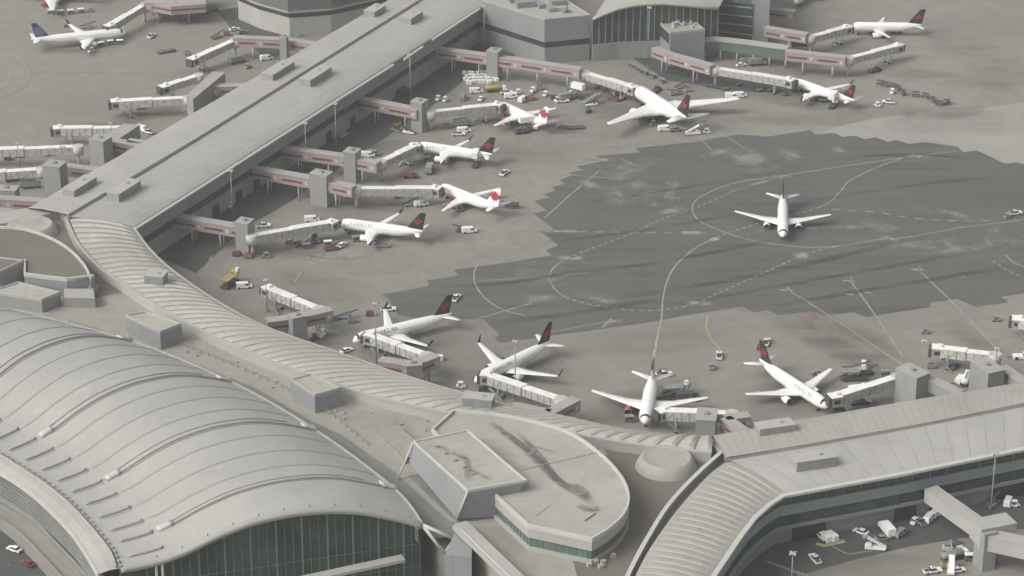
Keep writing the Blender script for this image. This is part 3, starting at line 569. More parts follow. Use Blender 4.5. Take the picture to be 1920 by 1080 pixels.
# ---------------------------------------------------------------- arched terminal hall
hall = thing('terminal_hall', 'terminal hall with wide arched ribbed roof and dark green glass end', 'terminal hall', P(450, 1000))
ZN, ZF = 20.0, 20.0
HN = [(226,1064),(205,1021),(119,929),(2,851),(-125,785),(-260,725)]; HF = [(790,982),(738,917),(590,807),(430,716),(243,640),(28,583)]
HN3 = [P(x, y, ZN) for x, y in HN]; HF3 = [P(x, y, ZF) for x, y in HF]
PR = [(0, 0), (.06, .15), (.12, .65), (.17, 1.5), (.22, 2.7), (.31, 5.6), (.38, 7.4), (.45, 8.7), (.57, 9.5), (.675, 9.0), (.75, 8.0), (.81, 6.7), (.9, 3.9), (.96, 1.7), (1, 0)]
PRS = []
for i in range(len(PR) - 1):
    for k in range(3): PRS.append((lerp(PR[i][0], PR[i + 1][0], k / 3), None))
def prz(t):
    p = [Vector((a, b)) for a, b in PR]
    for i in range(len(p) - 1):
        if t <= p[i + 1].x + 1e-9:
            k = (t - p[i].x) / (p[i + 1].x - p[i].x)
            m0 = (p[i + 1].y - p[max(i - 1, 0)].y) / (p[i + 1].x - p[max(i - 1, 0)].x); m1 = (p[min(i + 2, len(p) - 1)].y - p[i].y) / (p[min(i + 2, len(p) - 1)].x - p[i].x); dx = p[i + 1].x - p[i].x
            return (2 * k ** 3 - 3 * k * k + 1) * p[i].y + (k ** 3 - 2 * k * k + k) * m0 * dx + (-2 * k ** 3 + 3 * k * k) * p[i + 1].y + (k ** 3 - k * k) * m1 * dx
    return 0
SN, SF = smooth_line([tuple(v) for v in HN3], 16), smooth_line([tuple(v) for v in HF3], 16)
def hpt(u, t, dz=0.0):        # u in [0,5]
    k = max(0, min(len(SN) - 1.0001, u * 16)); i = int(k); f = k - i
    a = Vector(SN[i]).lerp(Vector(SN[i + 1]), f); b = Vector(SF[i]).lerp(Vector(SF[i + 1]), f)
    q = a.lerp(b, t); return q + Vector((0, 0, prz(t) + dz))
NT = 60
rings = [[hpt(u / 8, t / NT) for t in range(NT + 1)] for u in range(41)]
mb = MB(); mb.rings(rings, closed=False, cap=False, smooth=True); mb.build('roof', 'hall_roof', hall)
mb = MB(); mb.rings([[hpt(u / 8, t / NT, -1.2) for t in range(NT + 1)] for u in range(41)], closed=False, cap=False); mb.build('soffit', 'panel', hall)
def rib_strip(u, t0, t1, w, h, n=40, z=0.0):
    mb = MB(); rr = []
    for k in range(n + 1):
        t = lerp(t0, t1, k / n); a = hpt(u, t, z); b = hpt(min(u + .03, 4.98), t, z); d = Vector((b.x - a.x, b.y - a.y, 0)); d.normalize()
        rr.append([a - d * w / 2 + Vector((0, 0, -.1)), a - d * w / 2 * .9 + Vector((0, 0, h)), a + d * w / 2 * .9 + Vector((0, 0, h)), a + d * w / 2 + Vector((0, 0, -.1))])
    mb.rings(rr); return mb
minor = MB(); major = MB(); fins = MB(); blocks = MB(); rib_shade = MB()
us = [.5] + [1 + i + j / 4 for i in range(4) for j in range(4)]
us = [u for u in us if u < 4.95]
def merge(dst, src): dst.add(src.v, src.f); dst.sm[-len(src.f):] = src.sm
for u in us:
    mj = abs(u - round(u)) < .01
    if mj:
        merge(major, rib_strip(u - .012, .2, .97, .55, .55)); merge(major, rib_strip(u + .05, .2, .9, .3, .35)); merge(blocks, rib_strip(u, .165, .215, 2.2, 1.0, n=4)); merge(rib_shade, rib_strip(u - .04, .2, .97, .8, .10))
        merge(blocks, rib_strip(u + .01, .955, 1.01, 2.4, 1.1, n=4))
    elif u > .6: merge(minor, rib_strip(u, .16, .985, .95, .12))
    merge(fins, rib_strip(u + .01, .035, .15, .6, .75, n=10)); merge(rib_shade, rib_strip(u - .022, .035, .15, .4, .06, n=10))
major.build('major_rib', 'metal_roof', hall); minor.build('seam_line', mat('seam_grey', (.325, .317, .29), .6), hall); fins.build('roof_fin', 'parapet', hall); blocks.build('roof_hatch', 'trim', hall); rib_shade.build('painted_shadow', 'rib_dark', hall)  # dark strips along ribs and fins are shadow put in as colour
fr = [hpt(0, t / NT) for t in range(NT + 1)]
d0 = (hpt(.5, .5) - hpt(0, .5)); d0.z = 0; d0.normalize()
fs = MB(); fs.rings([[p + Vector((0, 0, .35)), p + d0 * .8 + Vector((0, 0, .35)), p + d0 * .8 + Vector((0, 0, -.1)), p - d0 * .25 + Vector((0, 0, -.2)), p - d0 * .25 + Vector((0, 0, -1.5)), p - d0 * .5 + Vector((0, 0, -1.5)), p - d0 * .5 + Vector((0, 0, .1)), p + Vector((0, 0, .1))] for p in fr]); fs.build('front_fascia', 'parapet', hall)
pg = Each()
for k in range(11):
    p = hpt(.12, .12 + k * .085); pg.box(p.x, p.y, p.z, p.z + .9, .35, .35)
pg.build('roof_anchor', 'vgrey', hall)
gw = MB(); gw.rings([[p + d0 * 1.6 + Vector((0, 0, -1.0)), Vector((p.x + d0.x * 1.6, p.y + d0.y * 1.6, 0))] for p in fr], closed=False, cap=False); gw.build('glass_wall', 'gglass', hall)
mm = MB(); m2 = MB(); dd = (fr[-1] - fr[0]); dd.z = 0; Lf = dd.length; dd.normalize(); an = math.atan2(dd.y, dd.x)
nm_ = int(Lf / 2.3)
for k in range(nm_ + 1):
    t = k / nm_; p = hpt(0, t) + d0 * (1.35 if k % 3 else 1.2); (mm if k % 3 else m2).box(p.x, p.y, 0, p.z - 1.1, .12 if k % 3 else .4, .3 if k % 3 else .6, an)
mm.build('mullion', 'mullion', hall); m2.build('major_mullion', 'mullion', hall)
tr = MB()
for z in (6, 13):
    ts = [t / NT for t in range(NT + 1) if fr[t].z - 1.5 > z]
    if len(ts) > 1:
        a = hpt(0, ts[0]) + d0 * 1.4; b = hpt(0, ts[-1]) + d0 * 1.4; tr.beam((a.x, a.y, z), (b.x, b.y, z), .12, .16)
tr.build('transom', 'mullion', hall)
wk = MB(); a = hpt(0, .52) - d0 * 6; b = hpt(0, .93) - d0 * 2; wk.beam((a.x, a.y, 11.2), (b.x, b.y, 11.2), 3.0, .9); wk.build('entrance_canopy', 'panel_l', hall)
st = MB()
for x0 in (.115, .135): p = hpt(0, x0) + d0 * .3; st.cyl((p.x, p.y, 0), (p.x, p.y, p.z - 1), .35)
st.build('column', 'trim', hall)
# far eave: pale rail strip with posts
fl2 = [(v[0], v[1]) for v in SF]
MB().sweep(fl2[::-1], [(-.2, ZF - .9), (-.2, ZF + .35), (.5, ZF + .35), (.5, ZF - .9)]).build('far_eave_strip', 'parapet', hall)
MB().sweep(fl2[::-1], [(-1.5, ZF - 1.6), (-1.5, ZF - .9), (-.7, ZF - .9), (-.7, ZF - 1.6)]).build('far_gutter', 'panel_l', hall)
MB().sweep(fl2[::-1], [(-1.4, ZP), (-1.4, ZF - 1.6), (-.9, ZF - 1.6), (-.9, ZP)]).build('far_wall', 'gutter', hall)
# near eave: rail and canopy
nl2 = [(v[0], v[1]) for v in SN]
MB().sweep(nl2, [(-.1, ZN - .6), (-.1, ZN + .4), (.5, ZN + .4), (.5, ZN - .6)]).build('eave_gutter', 'rib_dark', hall)
rl = MB(); rl.sweep(nl2, [(-.95 + 2, ZN + .2), (-.95 + 2, ZN + .9), (-.6 + 2, ZN + .9), (-.6 + 2, ZN + .2)])
for p in resample([Vector(q) for q in nl2], 2.6): rl.box(p.x, p.y, ZN + .1, ZN + .8, .6, .6, .7)
rl.build('eave_rail', 'parapet', hall)
CO = [(185,1078),(150,1020),(120,982),(75,938),(37,908),(0,885),(-80,838),(-200,775)]; CI = [(226,1066),(205,1030),(160,973),(100,918),(50,883),(0,853),(-80,807),(-200,750)]
mb = loft([P(x, y, ZN - 1.2) for x, y in CO], [P(x, y, ZN - .1) for x, y in CI], [(0, 0), (.04, .3), (.5, .45), (.9, .2), (1, 0)], 6, .03, skirt=.8); mb.build('canopy', 'metal_roof', hall)
col_ = smooth_line([P2(x, y, ZN - 1.2) for x, y in CO], 5)
MB().sweep(col_, [(-.15, ZN - 2.2), (-.15, ZN - .7), (.35, ZN - .7), (.35, ZN - 2.2)]).build('canopy_edge', 'trim', hall)
MB().sweep(col_, [(-1.6, 8), (-1.6, ZN - 1.8), (-1.9, ZN - 1.8), (-1.9, 8)]).build('louver_wall', 'louver', hall)
for k in range(8): MB().sweep(col_, [(-1.75, 8.8 + k * 1.15), (-1.75, 9.35 + k * 1.15), (-1.15, 9.15 + k * 1.15), (-1.15, 8.95 + k * 1.15)]).build('louver_blade', 'gutter', hall)
# right-hand struts and pier wall at the hall's corner
pw = MB(); pw.prism(PL([(834,1040),(856,990),(872,985),(886,1010),(884,1046)], 16.4), 0, 16.4); pw.build('corner_pier', 'panel', hall)
pw = MB(); pw.prism(PL([(796,990),(835,1038),(856,992),(820,965)], 11.5), 0, 11.5); pw.build('side_wall', 'lowwall', hall)
s2 = MB(); s2.cyl(P(792, 984, 19.5), P(851, 1010, 15.5), .5); s2.cyl(P(792, 984, 19.5), P(833, 1037, 11.5), .5); s2.cyl(P(851, 1010, 15.5), P(833, 1037, 11.5), .25); s2.build('strut', 'trim', hall)
wb = thing('link_walkway', 'narrow sloped grey roof band running down from the slanted box building to the bottom edge', 'walkway', P(910, 1040))
MB().beam(P(862, 985, 18.0), P(1010, 1128, 18.0), 4.4, 1.6).build('roof', 'metal_roof', wb); MB().beam(P(862, 985, 16.2), P(1010, 1128, 16.2), 3.4, 2.0).build('wall', 'panel', wb)
MB().beam(P(862, 990, 18.9), P(1010, 1133, 18.9), .3, .3).build('rim', 'trim', wb)

# --- elevated forecourt with road at lower left
dkp = smooth_line([P2(x, y, 8) for x, y in ((175,1105),(160,1082),(112,1030),(62,980),(0,940),(-100,890),(-220,840))], 5)
fc = thing('forecourt_deck', 'raised curved deck edge beside the entrance road at the lower left', 'deck', P(20, 1000))
MB().prism(dkp + PL([(-220,760),(60,900),(190,1060),(200,1120)], 8), 0, 8).build('deck', 'deck', fc)
MB().sweep(dkp, [(0, 7.5), (0, 9.1), (-.4, 9.1), (-.4, 7.5)]).build('deck_parapet', 'panel', fc)
lv2 = offset_line(dkp, 4.5); MB().sweep(lv2, [(0, 5.5), (0, 7.2), (.5, 7.2), (.5, 5.5)]).build('kerb_wall', 'deck', fc)
rd = offset_line(dkp, 7.5); 
MB().sweep(dkp, [(.05, 6.0), (.05, 6.8), (7.5, 6.4), (7.5, 6.0)]).build('sidewalk', 'deck', fc)
MB().sweep(dkp, [(7.5, 5.9), (7.5, 6.0), (40, 6.0), (40, 5.9)]).build('elevated_road', 'road', kind='structure')
for off in (14.0, 18.0):
    ml = offset_line(dkp, off); q = resample([Vector(v) for v in ml], 2.0); mb = MB()
    for i in range(0, len(q) - 2, 4): mb.sweep([(v.x, v.y) for v in q[i:i + 2]], [(-.12, 6.012), (.12, 6.012)], csec=False)
    mb.build('lane_marking', 'line_w', kind='structure')

# ---------------------------------------------------------------- far terminal at the top
ft = thing('terminal_building', 'far terminal block with pale panel walls and flat roof at the top centre', 'terminal', P(1000, 100))
def wall_px(parent, pts, z, bands):
    """pts: top corner pixels at height z, left to right; inside is behind"""
    l = PL(pts, z)
    for z0, z1, off, m, nm in bands:
        MB().sweep(l, [(off, z0), (off, z1), (off + 1, z1), (off + 1, z0)]).build(nm, m, parent)
wall_px(ft, [(880,-6),(1021,38),(1107,30)], 19.5, [(9.8, 19.5, 0, 'panel', 'upper_wall'), (7, 9.8, .8, 'glass', 'window_band'), (0, 7, .3, 'panel', 'lower_wall')])
MB().prism(PL([(884,-6),(1021,37),(1106,29),(1030,-20),(1000,-80),(850,-80)], 19.3), 10, 19.3).build('roof', 'pale_roof', ft)
MB().sweep(PL([(880,-6),(1021,38),(1107,30),(1035,-15)], 19.5), [(-.1, 19.5), (-.1, 20.1), (.6, 20.1), (.6, 19.5)]).build('roof_rim', 'panel_l', ft)
for x, y, l, h in ((985,12,8,2.5),(1015,14,3,2),(1035,20,4,1.6),(1060,22,3,1.2),(975,2,10,4),(1045,8,6,2)): c = P(x, y, 19.3); MB().box(c.x, c.y, 19.3, 19.3 + h, l, 4, .3).build('rooftop_unit', 'vgrey', ft)
MB().beam(P(1063,24,19.5), P(1063,24,19.5) + Vector((0, 0, 4)), .4, .4).build('vent_stack', 'vdark', ft)
fh = thing('terminal_hall', 'far arched hall with tall mullioned glass front at the top centre', 'terminal hall', P(1200, 100))
ap = [(1111,32,19.5),(1130,24,21),(1160,12.5,23),(1185,7,24),(1210,4,24.6),(1245,3,24.6),(1285,6,23.8),(1315,9,22.8),(1347,12,21.5)]
tl = [P(x, y, z) for x, y, z in ap]
back = Vector((30, 110, 0))
rr = MB(); rr.rings([[p - Vector((0, 2, .9)), p - Vector((0, 2, 0)), p + back * .5 + Vector((0, 0, 1.5)), p + back] for p in tl], closed=False, cap=False); rr.build('roof', 'hall_roof', fh)
rr = MB(); rr.rings([[p - Vector((0, 2.3, .9)), p - Vector((0, 2.3, -.3)), p - Vector((0, 1.6, -.3)), p - Vector((0, 1.6, .9))] for p in tl]); rr.build('fascia', 'parapet', fh)
rr = MB(); rr.rings([[p - Vector((0, 0, .5)), Vector((p.x, p.y, 7.5))] for p in tl], closed=False, cap=False); rr.build('glass_wall', 'glass', fh)
rr = MB()
for p in resample(tl, 3.0): rr.box(p.x, p.y - .2, 7.5, p.z - .6, .35, .35)
rr.build('mullion', 'bluewall', fh)
MB().sweep([(p.x, p.y) for p in tl], [(-.6, 0), (-.6, 7.5), (.4, 7.5), (.4, 0)]).build('lower_wall', 'panel', fh)
p = P(1185, 118); MB().box(p.x, p.y + 10, .1, 5, 17, .4, -.1).build('loading_door', 'opening', fh)
fb = thing('gate_building', 'grey box building with cluttered roof below the far arched hall', 'building', P(1290, 100))
hut([(1220,27),(1257,62),(1322,56),(1275,22)], 15.0, 0, '', m='panel', mr='pale_roof', parent=fb)
MB().beam(P(1221,40,12.0), P(1255,73,12.0), .6, 4.2).build('window_band', 'glass', fb); MB().beam(P(1221,56,8.0), P(1255,89,8.0), .6, 1.6).build('window_band', 'glass', fb)
ck = Each()
for k in range(16): c = P(random.uniform(1262, 1305), random.uniform(34, 54), 15); ck.box(c.x, c.y, 15, 15 + random.uniform(.6, 1.8), random.uniform(.8, 2.4), random.uniform(.8, 2), random.random())
ck.build('roof_clutter', 'panel_l', fb)
fg = thing('gate_building', 'dark glass gate building with grey flank at the top right of the far hall', 'building', P(1400, 50))
MB().prism(PL([(1335,0),(1412,8),(1412,-60),(1335,-60)], 18), 0, 18).build('glass_wall', 'glass', fg)
tt = MB()
for z in (4, 8, 12, 16): tt.sweep(PL([(1335,0),(1412,8)], 18), [(-.3, z), (-.3, z + .5), (.1, z + .5), (.1, z)])
tt.build('floor_band', 'panel', fg)
MB().prism(PL([(1410,-10),(1444,-8),(1446,-80),(1410,-80)], 22), 0, 22).build('flank_wall', 'panel', fg); MB().prism(PL([(1375,34),(1445,50),(1445,30),(1400,10)], 7), 0, 7).build('annex', 'flat_roof', fg)
fl_ = thing('terminal_building', 'curved grey terminal block behind the diagonal pier at the top left', 'terminal', P(600, 50))
wall_px(fl_, [(440,-45),(480,-28),(539,-12),(620,-18),(760,-48)], 20, [(12, 20, 0, 'panel', 'upper_wall'), (8.5, 12, 1.5, 'glass', 'window_band'), (0, 8.5, 1, 'panel_l', 'lower_wall')])
MB().prism(PL([(440,-45),(480,-28),(539,-12),(620,-18),(760,-48),(700,-150),(450,-150)], 20), 11, 19.5).build('roof', 'pale_roof', fl_)
p = P(588, 62); MB().box(p.x, p.y + 4, .1, 6, 9, .6, .2).build('loading_door', 'opening', fl_)
wg = thing('glass_corridor', 'low green glazed corridor with a pale curved roof beside the far box building', 'corridor', P(1400, 110))
l = smooth_line([P2(x, y, 9) for x, y in ((1322,78),(1345,76),(1400,82),(1475,92))], 4)
MB().sweep(l, [(0, 8.4), (0, 9), (5, 9), (5, 8.4)]).build('roof', 'metal_roof', wg); MB().sweep(l, [(.4, 4.5), (.4, 8.4), (4.6, 8.4), (4.6, 4.5)]).build('glass_wall', 'window', wg)
for q in resample([Vector(v) for v in l], 6):
    for dy in (1, 4): MB().cyl((q.x, q.y + dy, 0), (q.x, q.y + dy, 4.5), .3).build('column', 'steel', wg)

# ---------------------------------------------------------------- footbridge at the lower right
fbx = thing('footbridge', 'grey enclosed footbridge crossing from the lower right pier to the apron', 'footbridge', P(1850, 990))
def seg_box(parent, a, b, z0, z1, w, m, name, mr=None):
    a = Vector(a); b = Vector(b); d = b - a; c = (a + b) / 2; an = math.atan2(d.y, d.x)
    MB().box(c.x, c.y, z0, z1, d.length, w, an).build(name, m, parent)
    if mr: MB().box(c.x, c.y, z1 + .003, z1 + .25, d.length + .1, w + .35, an).build('roof', mr, parent)
    return an
seg_box(fbx, P2(1745,915,11.5), P2(1848,988,11.5), 7.5, 11.5, 4.2, 'panel_l', 'corridor', 'metal_roof')
seg_box(fbx, P2(1830,985,12.5), P2(1896,972,12.5), 7, 12.5, 6, 'panel_l', 'crossing_block', 'metal_roof'); seg_box(fbx, P2(1838,993,12.3), P2(1862,988,12.3), 0, 12, 5.2, 'tower', 'stair_tower')
seg_box(fbx, P2(1846,998,11), P2(1990,1030,11), 6.5, 11, 4.4, 'panel_l', 'corridor', 'metal_roof')
for x, y in ((1872, 1055), (1930, 1062)): c = P(x, y); MB().cyl((c.x, c.y, 0), (c.x, c.y, 6.5), .5).build('column', 'steel', fbx)

# ---------------------------------------------------------------- jet bridges
def jet_bridge(label, fixed, tunnel, tower=None, ztop=9.6, zend=6.6, cabdir=None, cols=2, nums=True, start_tower=False, colr='pink', tw=(5, 5), tz=12.5):
    """fixed: roof-centre pixels of the fixed walkway; tunnel: pixels of the telescopic part (rotunda -> cab); tower: pixel of the tower roof"""
    ref = (fixed or tunnel)[0]; t = thing('jet_bridge', label, 'jet bridge', P(ref[0], ref[1], ztop).xy.to_3d(), group='jet bridges at the gates')
    if fixed:
        pts = [Vector(P2(x, y, ztop)) for x, y in fixed]
        for a, b in zip(pts[:-1], pts[1:]):
            d = b - a; c = (a + b) / 2; an = math.atan2(d.y, d.x); L = d.length; nn = Vector((-d.y, d.x)).normalized()
            w = MB().box(c.x, c.y, ztop - 3.9, ztop - .3, L, 3.6, an).build('walkway', colr, t)
            MB().box(c.x, c.y, ztop - .3, ztop, L + .15, 3.9, an).build('walkway_roof', 'bridge_roof', t)
            st = Each(); pn = Each(); n = max(1, round(L / 12))
            if colr == 'pink':
                for k in range(n):
                    for s in (-1, 1):
                        q = a + d * ((k + .42) / n) + nn * s * 1.83; st.box(q.x, q.y, ztop - 2.6, ztop - 1.75, L / n * .66, .08, an)
                        q = a + d * ((k + .88) / n) + nn * s * 1.83; pn.box(q.x, q.y, ztop - 2.9, ztop - 1.5, 1.1, .08, an)
                st.build('red_window_stripe', 'red', w); pn.build('gate_panel', 'trim', w)
            for k in range(max(1, int(L / 11))):
                q = a + d * ((k + .6) / max(1, int(L / 11)))
                for s in (-1, 1): MB().cyl((q.x + nn.x * s * 1.3, q.y + nn.y * s * 1.3, 0), (q.x + nn.x * s * 1.3, q.y + nn.y * s * 1.3, ztop - 3.9), .28, n=8).build('support_column', 'steel', t)
    if tower:
        tx, ty = tower; c = P(tx, ty, tz); an = 0 if not fixed else math.atan2((pts[-1] - pts[0]).y, (pts[-1] - pts[0]).x)
        MB().box(c.x, c.y, 0, tz - .3, tw[0], tw[1], an).build('stair_tower', 'tower', t); MB().box(c.x, c.y, tz - .3, tz, tw[0] + .3, tw[1] + .3, an).build('tower_roof', 'tower_roof', t)
        MB().box(c.x, c.y, tz, tz + .6, 1.4, 1.4, an).build('roof_fan', 'vgrey', t)
    if tunnel:
        a = P(tunnel[0][0], tunnel[0][1], zend + 1.4); b = P(tunnel[1][0], tunnel[1][1], zend)
        zt0 = zend + 1.4; d = (b - a); L = d.length; dn = d.normalized(); an = math.atan2(d.y, d.x); side = Vector((-dn.y, dn.x, 0)).normalized()
        MB().cyl((a.x, a.y, zt0 - 3.3), (a.x, a.y, zt0 + .25), 2.1, n=18).build('rotunda', 'tunnel_side', t)
        MB().cyl((a.x, a.y, 0), (a.x, a.y, zt0 - 3.3), .55, n=10).build('rotunda_column', 'steel', t)
        # telescopic sections: wider outer one toward the cab
        k1 = .52
        for (s0, s1, w, h, oz) in ((.02, k1, 2.7, 2.7, 0), (k1 - .03, .95, 3.1, 3.0, .12)):
            p = a + d * s0 + Vector((0, 0, -1.35 + oz)); q = a + d * s1 + Vector((0, 0, -1.35 + oz))
            o = MB().beam(p, q, w, h).build('tunnel_section', 'tunnel_side', t)
            MB().beam(p + Vector((0, 0, h / 2 + .08)), q + Vector((0, 0, h / 2 + .08)), w + .15, .16).build('tunnel_roof', 'tunnel', o)
            fr = MB(); n = max(2, int((q - p).length / 2.4))
            for i in range(n + 1):
                c = p.lerp(q, i / n)
                for s in (-1, 1): fr.beam(c + side * s * (w / 2 + .07) - Vector((0, 0, h / 2)), c + side * s * (w / 2 + .07) + Vector((0, 0, h / 2)), .16, .14, up=dn)
                if i < n:
                    e = p.lerp(q, (i + 1) / n); z = (1 if i % 2 else -1) * h / 2 * .8
                    for s in (-1, 1): fr.beam(c + side * s * (w / 2 + .05) + Vector((0, 0, z)), e + side * s * (w / 2 + .05) - Vector((0, 0, z)), .12, .12)
            fr.build('side_frame', 'vgrey', o)
        # cab
        cdir = an if cabdir is None else q2w(cabdir[0], cabdir[1], tunnel[1][0], tunnel[1][1])
        cz = b.z
        cb = MB().box(b.x, b.y, cz - 3.0, cz + .2, 3.4, 3.6, cdir).build('cab', 'cab', t); MB().box(b.x, b.y, cz + .2, cz + .5, 3.7, 3.9, cdir).build('cab_roof', 'tunnel', cb)
        u = Vector((math.cos(cdir), math.sin(cdir))); v = Vector((-u.y, u.x)); e = Vector((b.x, b.y)) + u * 2.2
        MB().box(e.x, e.y, cz - 2.8, cz + .1, 1.2, 3.4, cdir).build('bellows', 'vdark', cb)
        gg = MB()
        for s in (-1, 1): q = Vector((b.x, b.y)) + v * s * 1.82; gg.box(q.x, q.y, cz - 1.9, cz - .6, 2.0, .06, cdir)
        gg.build('cab_window', 'vglass', cb)
        q = b + Vector((0, 0, .5)) - Vector((u.x, u.y, 0)) * .8; MB().box(q.x, q.y, cz + .5, cz + 1.3, 1.3, 1.6, cdir).build('roof_fan', 'tunnel', cb)
        # drive column
        w = a + d * .8; lg = MB()
        for s in (-1, 1): lg.beam((w.x + side.x * s * 1.5, w.y + side.y * s * 1.5, .6), (w.x + side.x * s * 1.7, w.y + side.y * s * 1.7, w.z - 1.2), .35, .35)
        lg.beam((w.x - side.x * 1.9, w.y - side.y * 1.9, .9), (w.x + side.x * 1.9, w.y + side.y * 1.9, .9), .5, .5); lg.build('drive_column', 'steel', t)
        for s in (-1, 1):
            c = Vector((w.x, w.y, .55)) + side * s * 1.2; MB().cyl(c - side * .35, c + side * .35, .55, n=12).build('wheel', 'tyre', t)
        # service stair
        sa = a + d * .9 + side * 2.2; sb_ = a + d * .68 + side * 2.6; MB().beam((sa.x, sa.y, cz - 2.9), (sb_.x, sb_.y, .2), .9, .25).build('service_stair', 'vgrey', t)
    return t
jet_bridge('pink walled jet bridge lowest on the diagonal pier', [(330,403),(436,421),(462,425)], [(472,441),(622,416)], (458,413), cabdir=(12, -6))
jet_bridge('pink walled jet bridge with white truss tunnel reaching the lower red-tailed airliner', [(470,312),(585,332),(664,349)], [(668,352),(818,353)], (602,323), cabdir=(12, 2), tw=(7, 5))
jet_bridge('pink walled jet bridge with short tunnel bending up to the third gate airliner', [(528,275),(640,290),(710,304)], [(714,302),(778,273)], (660,281), cabdir=(12, -2))
jet_bridge('pink walled jet bridge with tall grey tower at the upper red-tailed airliner', [(672,182),(785,204)], [(808,209),(934,196)], (786,188), cabdir=(12, 2))
jet_bridge('longest pink walled jet bridge from the pier top to the wide-body airliner', [(820,89),(920,103),(1089,128)], [(1096,135),(1186,163)], (927,93), cabdir=(12, 4), ztop=10)
jet_bridge('jet bridge from the far box building to the small airliner at the upper right', [(1228,88),(1258,100),(1336,122)], [(1342,127),(1482,150)], None, cabdir=(12, 3))
jet_bridge('jet bridge with a long angled tunnel parked free of any plane near the top right', [(1474,94),(1586,106)], [(1592,108),(1684,85)], None, cabdir=(12, -4))
jet_bridge('jet bridge at the top right reaching the farthest black-tailed airliner', [(1436,50),(1514,63)], [(1520,68),(1588,51)], None, cabdir=(12, -2))
jet_bridge('short pink jet bridge stub at the top edge beside the cut-off airliner', [(1436,14),(1490,20)], None, None)
jet_bridge('pink jet bridge on the far side of the pier top with an idle white tunnel', [(600,82),(530,72),(438,68)], [(440,74),(362,110)], (532,68), cabdir=(-12, 5), tw=(3, 3))
jet_bridge('jet bridge from the raised pink gatehouse to the blue-tailed airliner at the top left', [(385,0),(330,5),(272,2)], [(270,8),(205,48)], None, cabdir=(-12, 4))
jet_bridge('long white jet bridge at the end of the long grey junction box', [(468,158),(395,160)], [(352,182),(216,190)], None, cabdir=(-12, 1))
jet_bridge('short idle white jet bridge just above the long grey junction box', None, [(372,140),(308,162)], None, cabdir=(-12, 3))
jet_bridge('idle white jet bridge reaching left from the low slanting grey roof box', [(290,268),(240,262)], [(236,238),(108,240)], None, cabdir=(-12, 1))
jet_bridge('jet bridge with grey square tower, upper of two running off the left edge', [(285,276),(205,260)], [(146,274),(-60,282)], (188,258), cabdir=(-12, 1), tw=(6.5, 6), tz=14)
jet_bridge('jet bridge with the grey tower nearest the pier foot at left', [(195,318),(118,308)], [(78,316),(-60,326)], (102,306), cabdir=(-12, 1), tw=(7, 6), tz=14)
jet_bridge('lowest pink jet bridge at the left edge beside the pier foot', [(85,375),(8,370),(-60,368)], None, (12,352), tw=(8, 5), tz=9.5)
jet_bridge('jet bridge with empty white tunnel beside the curved concourse', [(500,600),(560,592),(620,578)], [(598,578),(503,540)], (558,590), cabdir=(-12, -6), tw=(5, 4))
jet_bridge('jet bridge joining the lower airliner whose nose points left', [(712,672),(772,682),(818,664)], [(800,665),(694,628)], (775,680), cabdir=(-12, -2), tw=(5, 4), tz=11)
jet_bridge('low jet bridge joining the airliner whose far wing has a black winglet', [(960,758),(1030,772),(1080,746)], [(1052,748),(912,702)], None, cabdir=(-12, -1), tz=11)
jet_bridge('jet bridge meeting the nose-on airliner parked at bottom centre', [(1400,810),(1360,782),(1405,776)], [(1372,774),(1243,770)], (1325,776), cabdir=(-12, 3), tw=(8, 6), tz=11)
jet_bridge('jet bridge with a grey box tower joining the airliner at lower right', [(1800,735),(1740,706)], [(1682,705),(1566,743)], (1712,694), cabdir=(-12, 2), tw=(9, 6), tz=12, colr='tower')
jet_bridge('idle white jet bridge with a dark open cab at the right side', [(1930,722),(1880,686)], [(1866,664),(1758,652)], (1852,684), cabdir=(-12, -1), tw=(10, 6), tz=12, colr='tower')
jet_bridge('jet bridge cab poking in from the right edge of the photo', None, [(2010,618),(1908,598)], None, cabdir=(-12, -1))
for pts, z, h, lab in (([(350,178),(362,186),(422,136),(398,134)], 11.5, 11.5, 'long grey slanting junction box at the upper left gates'), ([(168,268),(205,272),(262,234),(232,232)], 9.5, 9.5, 'low slanting grey roof box at the left gates')):
    t = thing('gate_house', lab, 'gate house', P(pts[0][0], pts[0][1]))
    MB().prism(PL(pts, z), 0, z - .3).build('wall', 'tower', t); MB().prism(PL(pts, z), z - .297, z).build('roof', 'tower_roof', t)
t = thing('gate_house', 'raised pink gate house on columns at the top left edge', 'gate house', P(330, 20))
MB().prism(PL([(272,3),(320,12),(386,7),(386,-30),(272,-30)], 9.5), 5.5, 9.2).build('wall', 'pink', t); MB().prism(PL([(272,3),(320,12),(386,7),(386,-30),(272,-30)], 9.5), 9.203, 9.5).build('roof', 'bridge_roof', t)
MB().sweep(PL([(272,3),(320,12),(386,7)], 9.5), [(-.06, 7.2), (-.06, 8), (0, 8), (0, 7.2)]).build('red_stripe', 'red', t)
cc = []
for x, y in ((285,28),(305,34),(325,38),(345,36),(365,32),(382,28)): c = P(x, y); MB().cyl((c.x, c.y, 0), (c.x, c.y, 5.5), .3, n=8).build('column', 'steel', t)

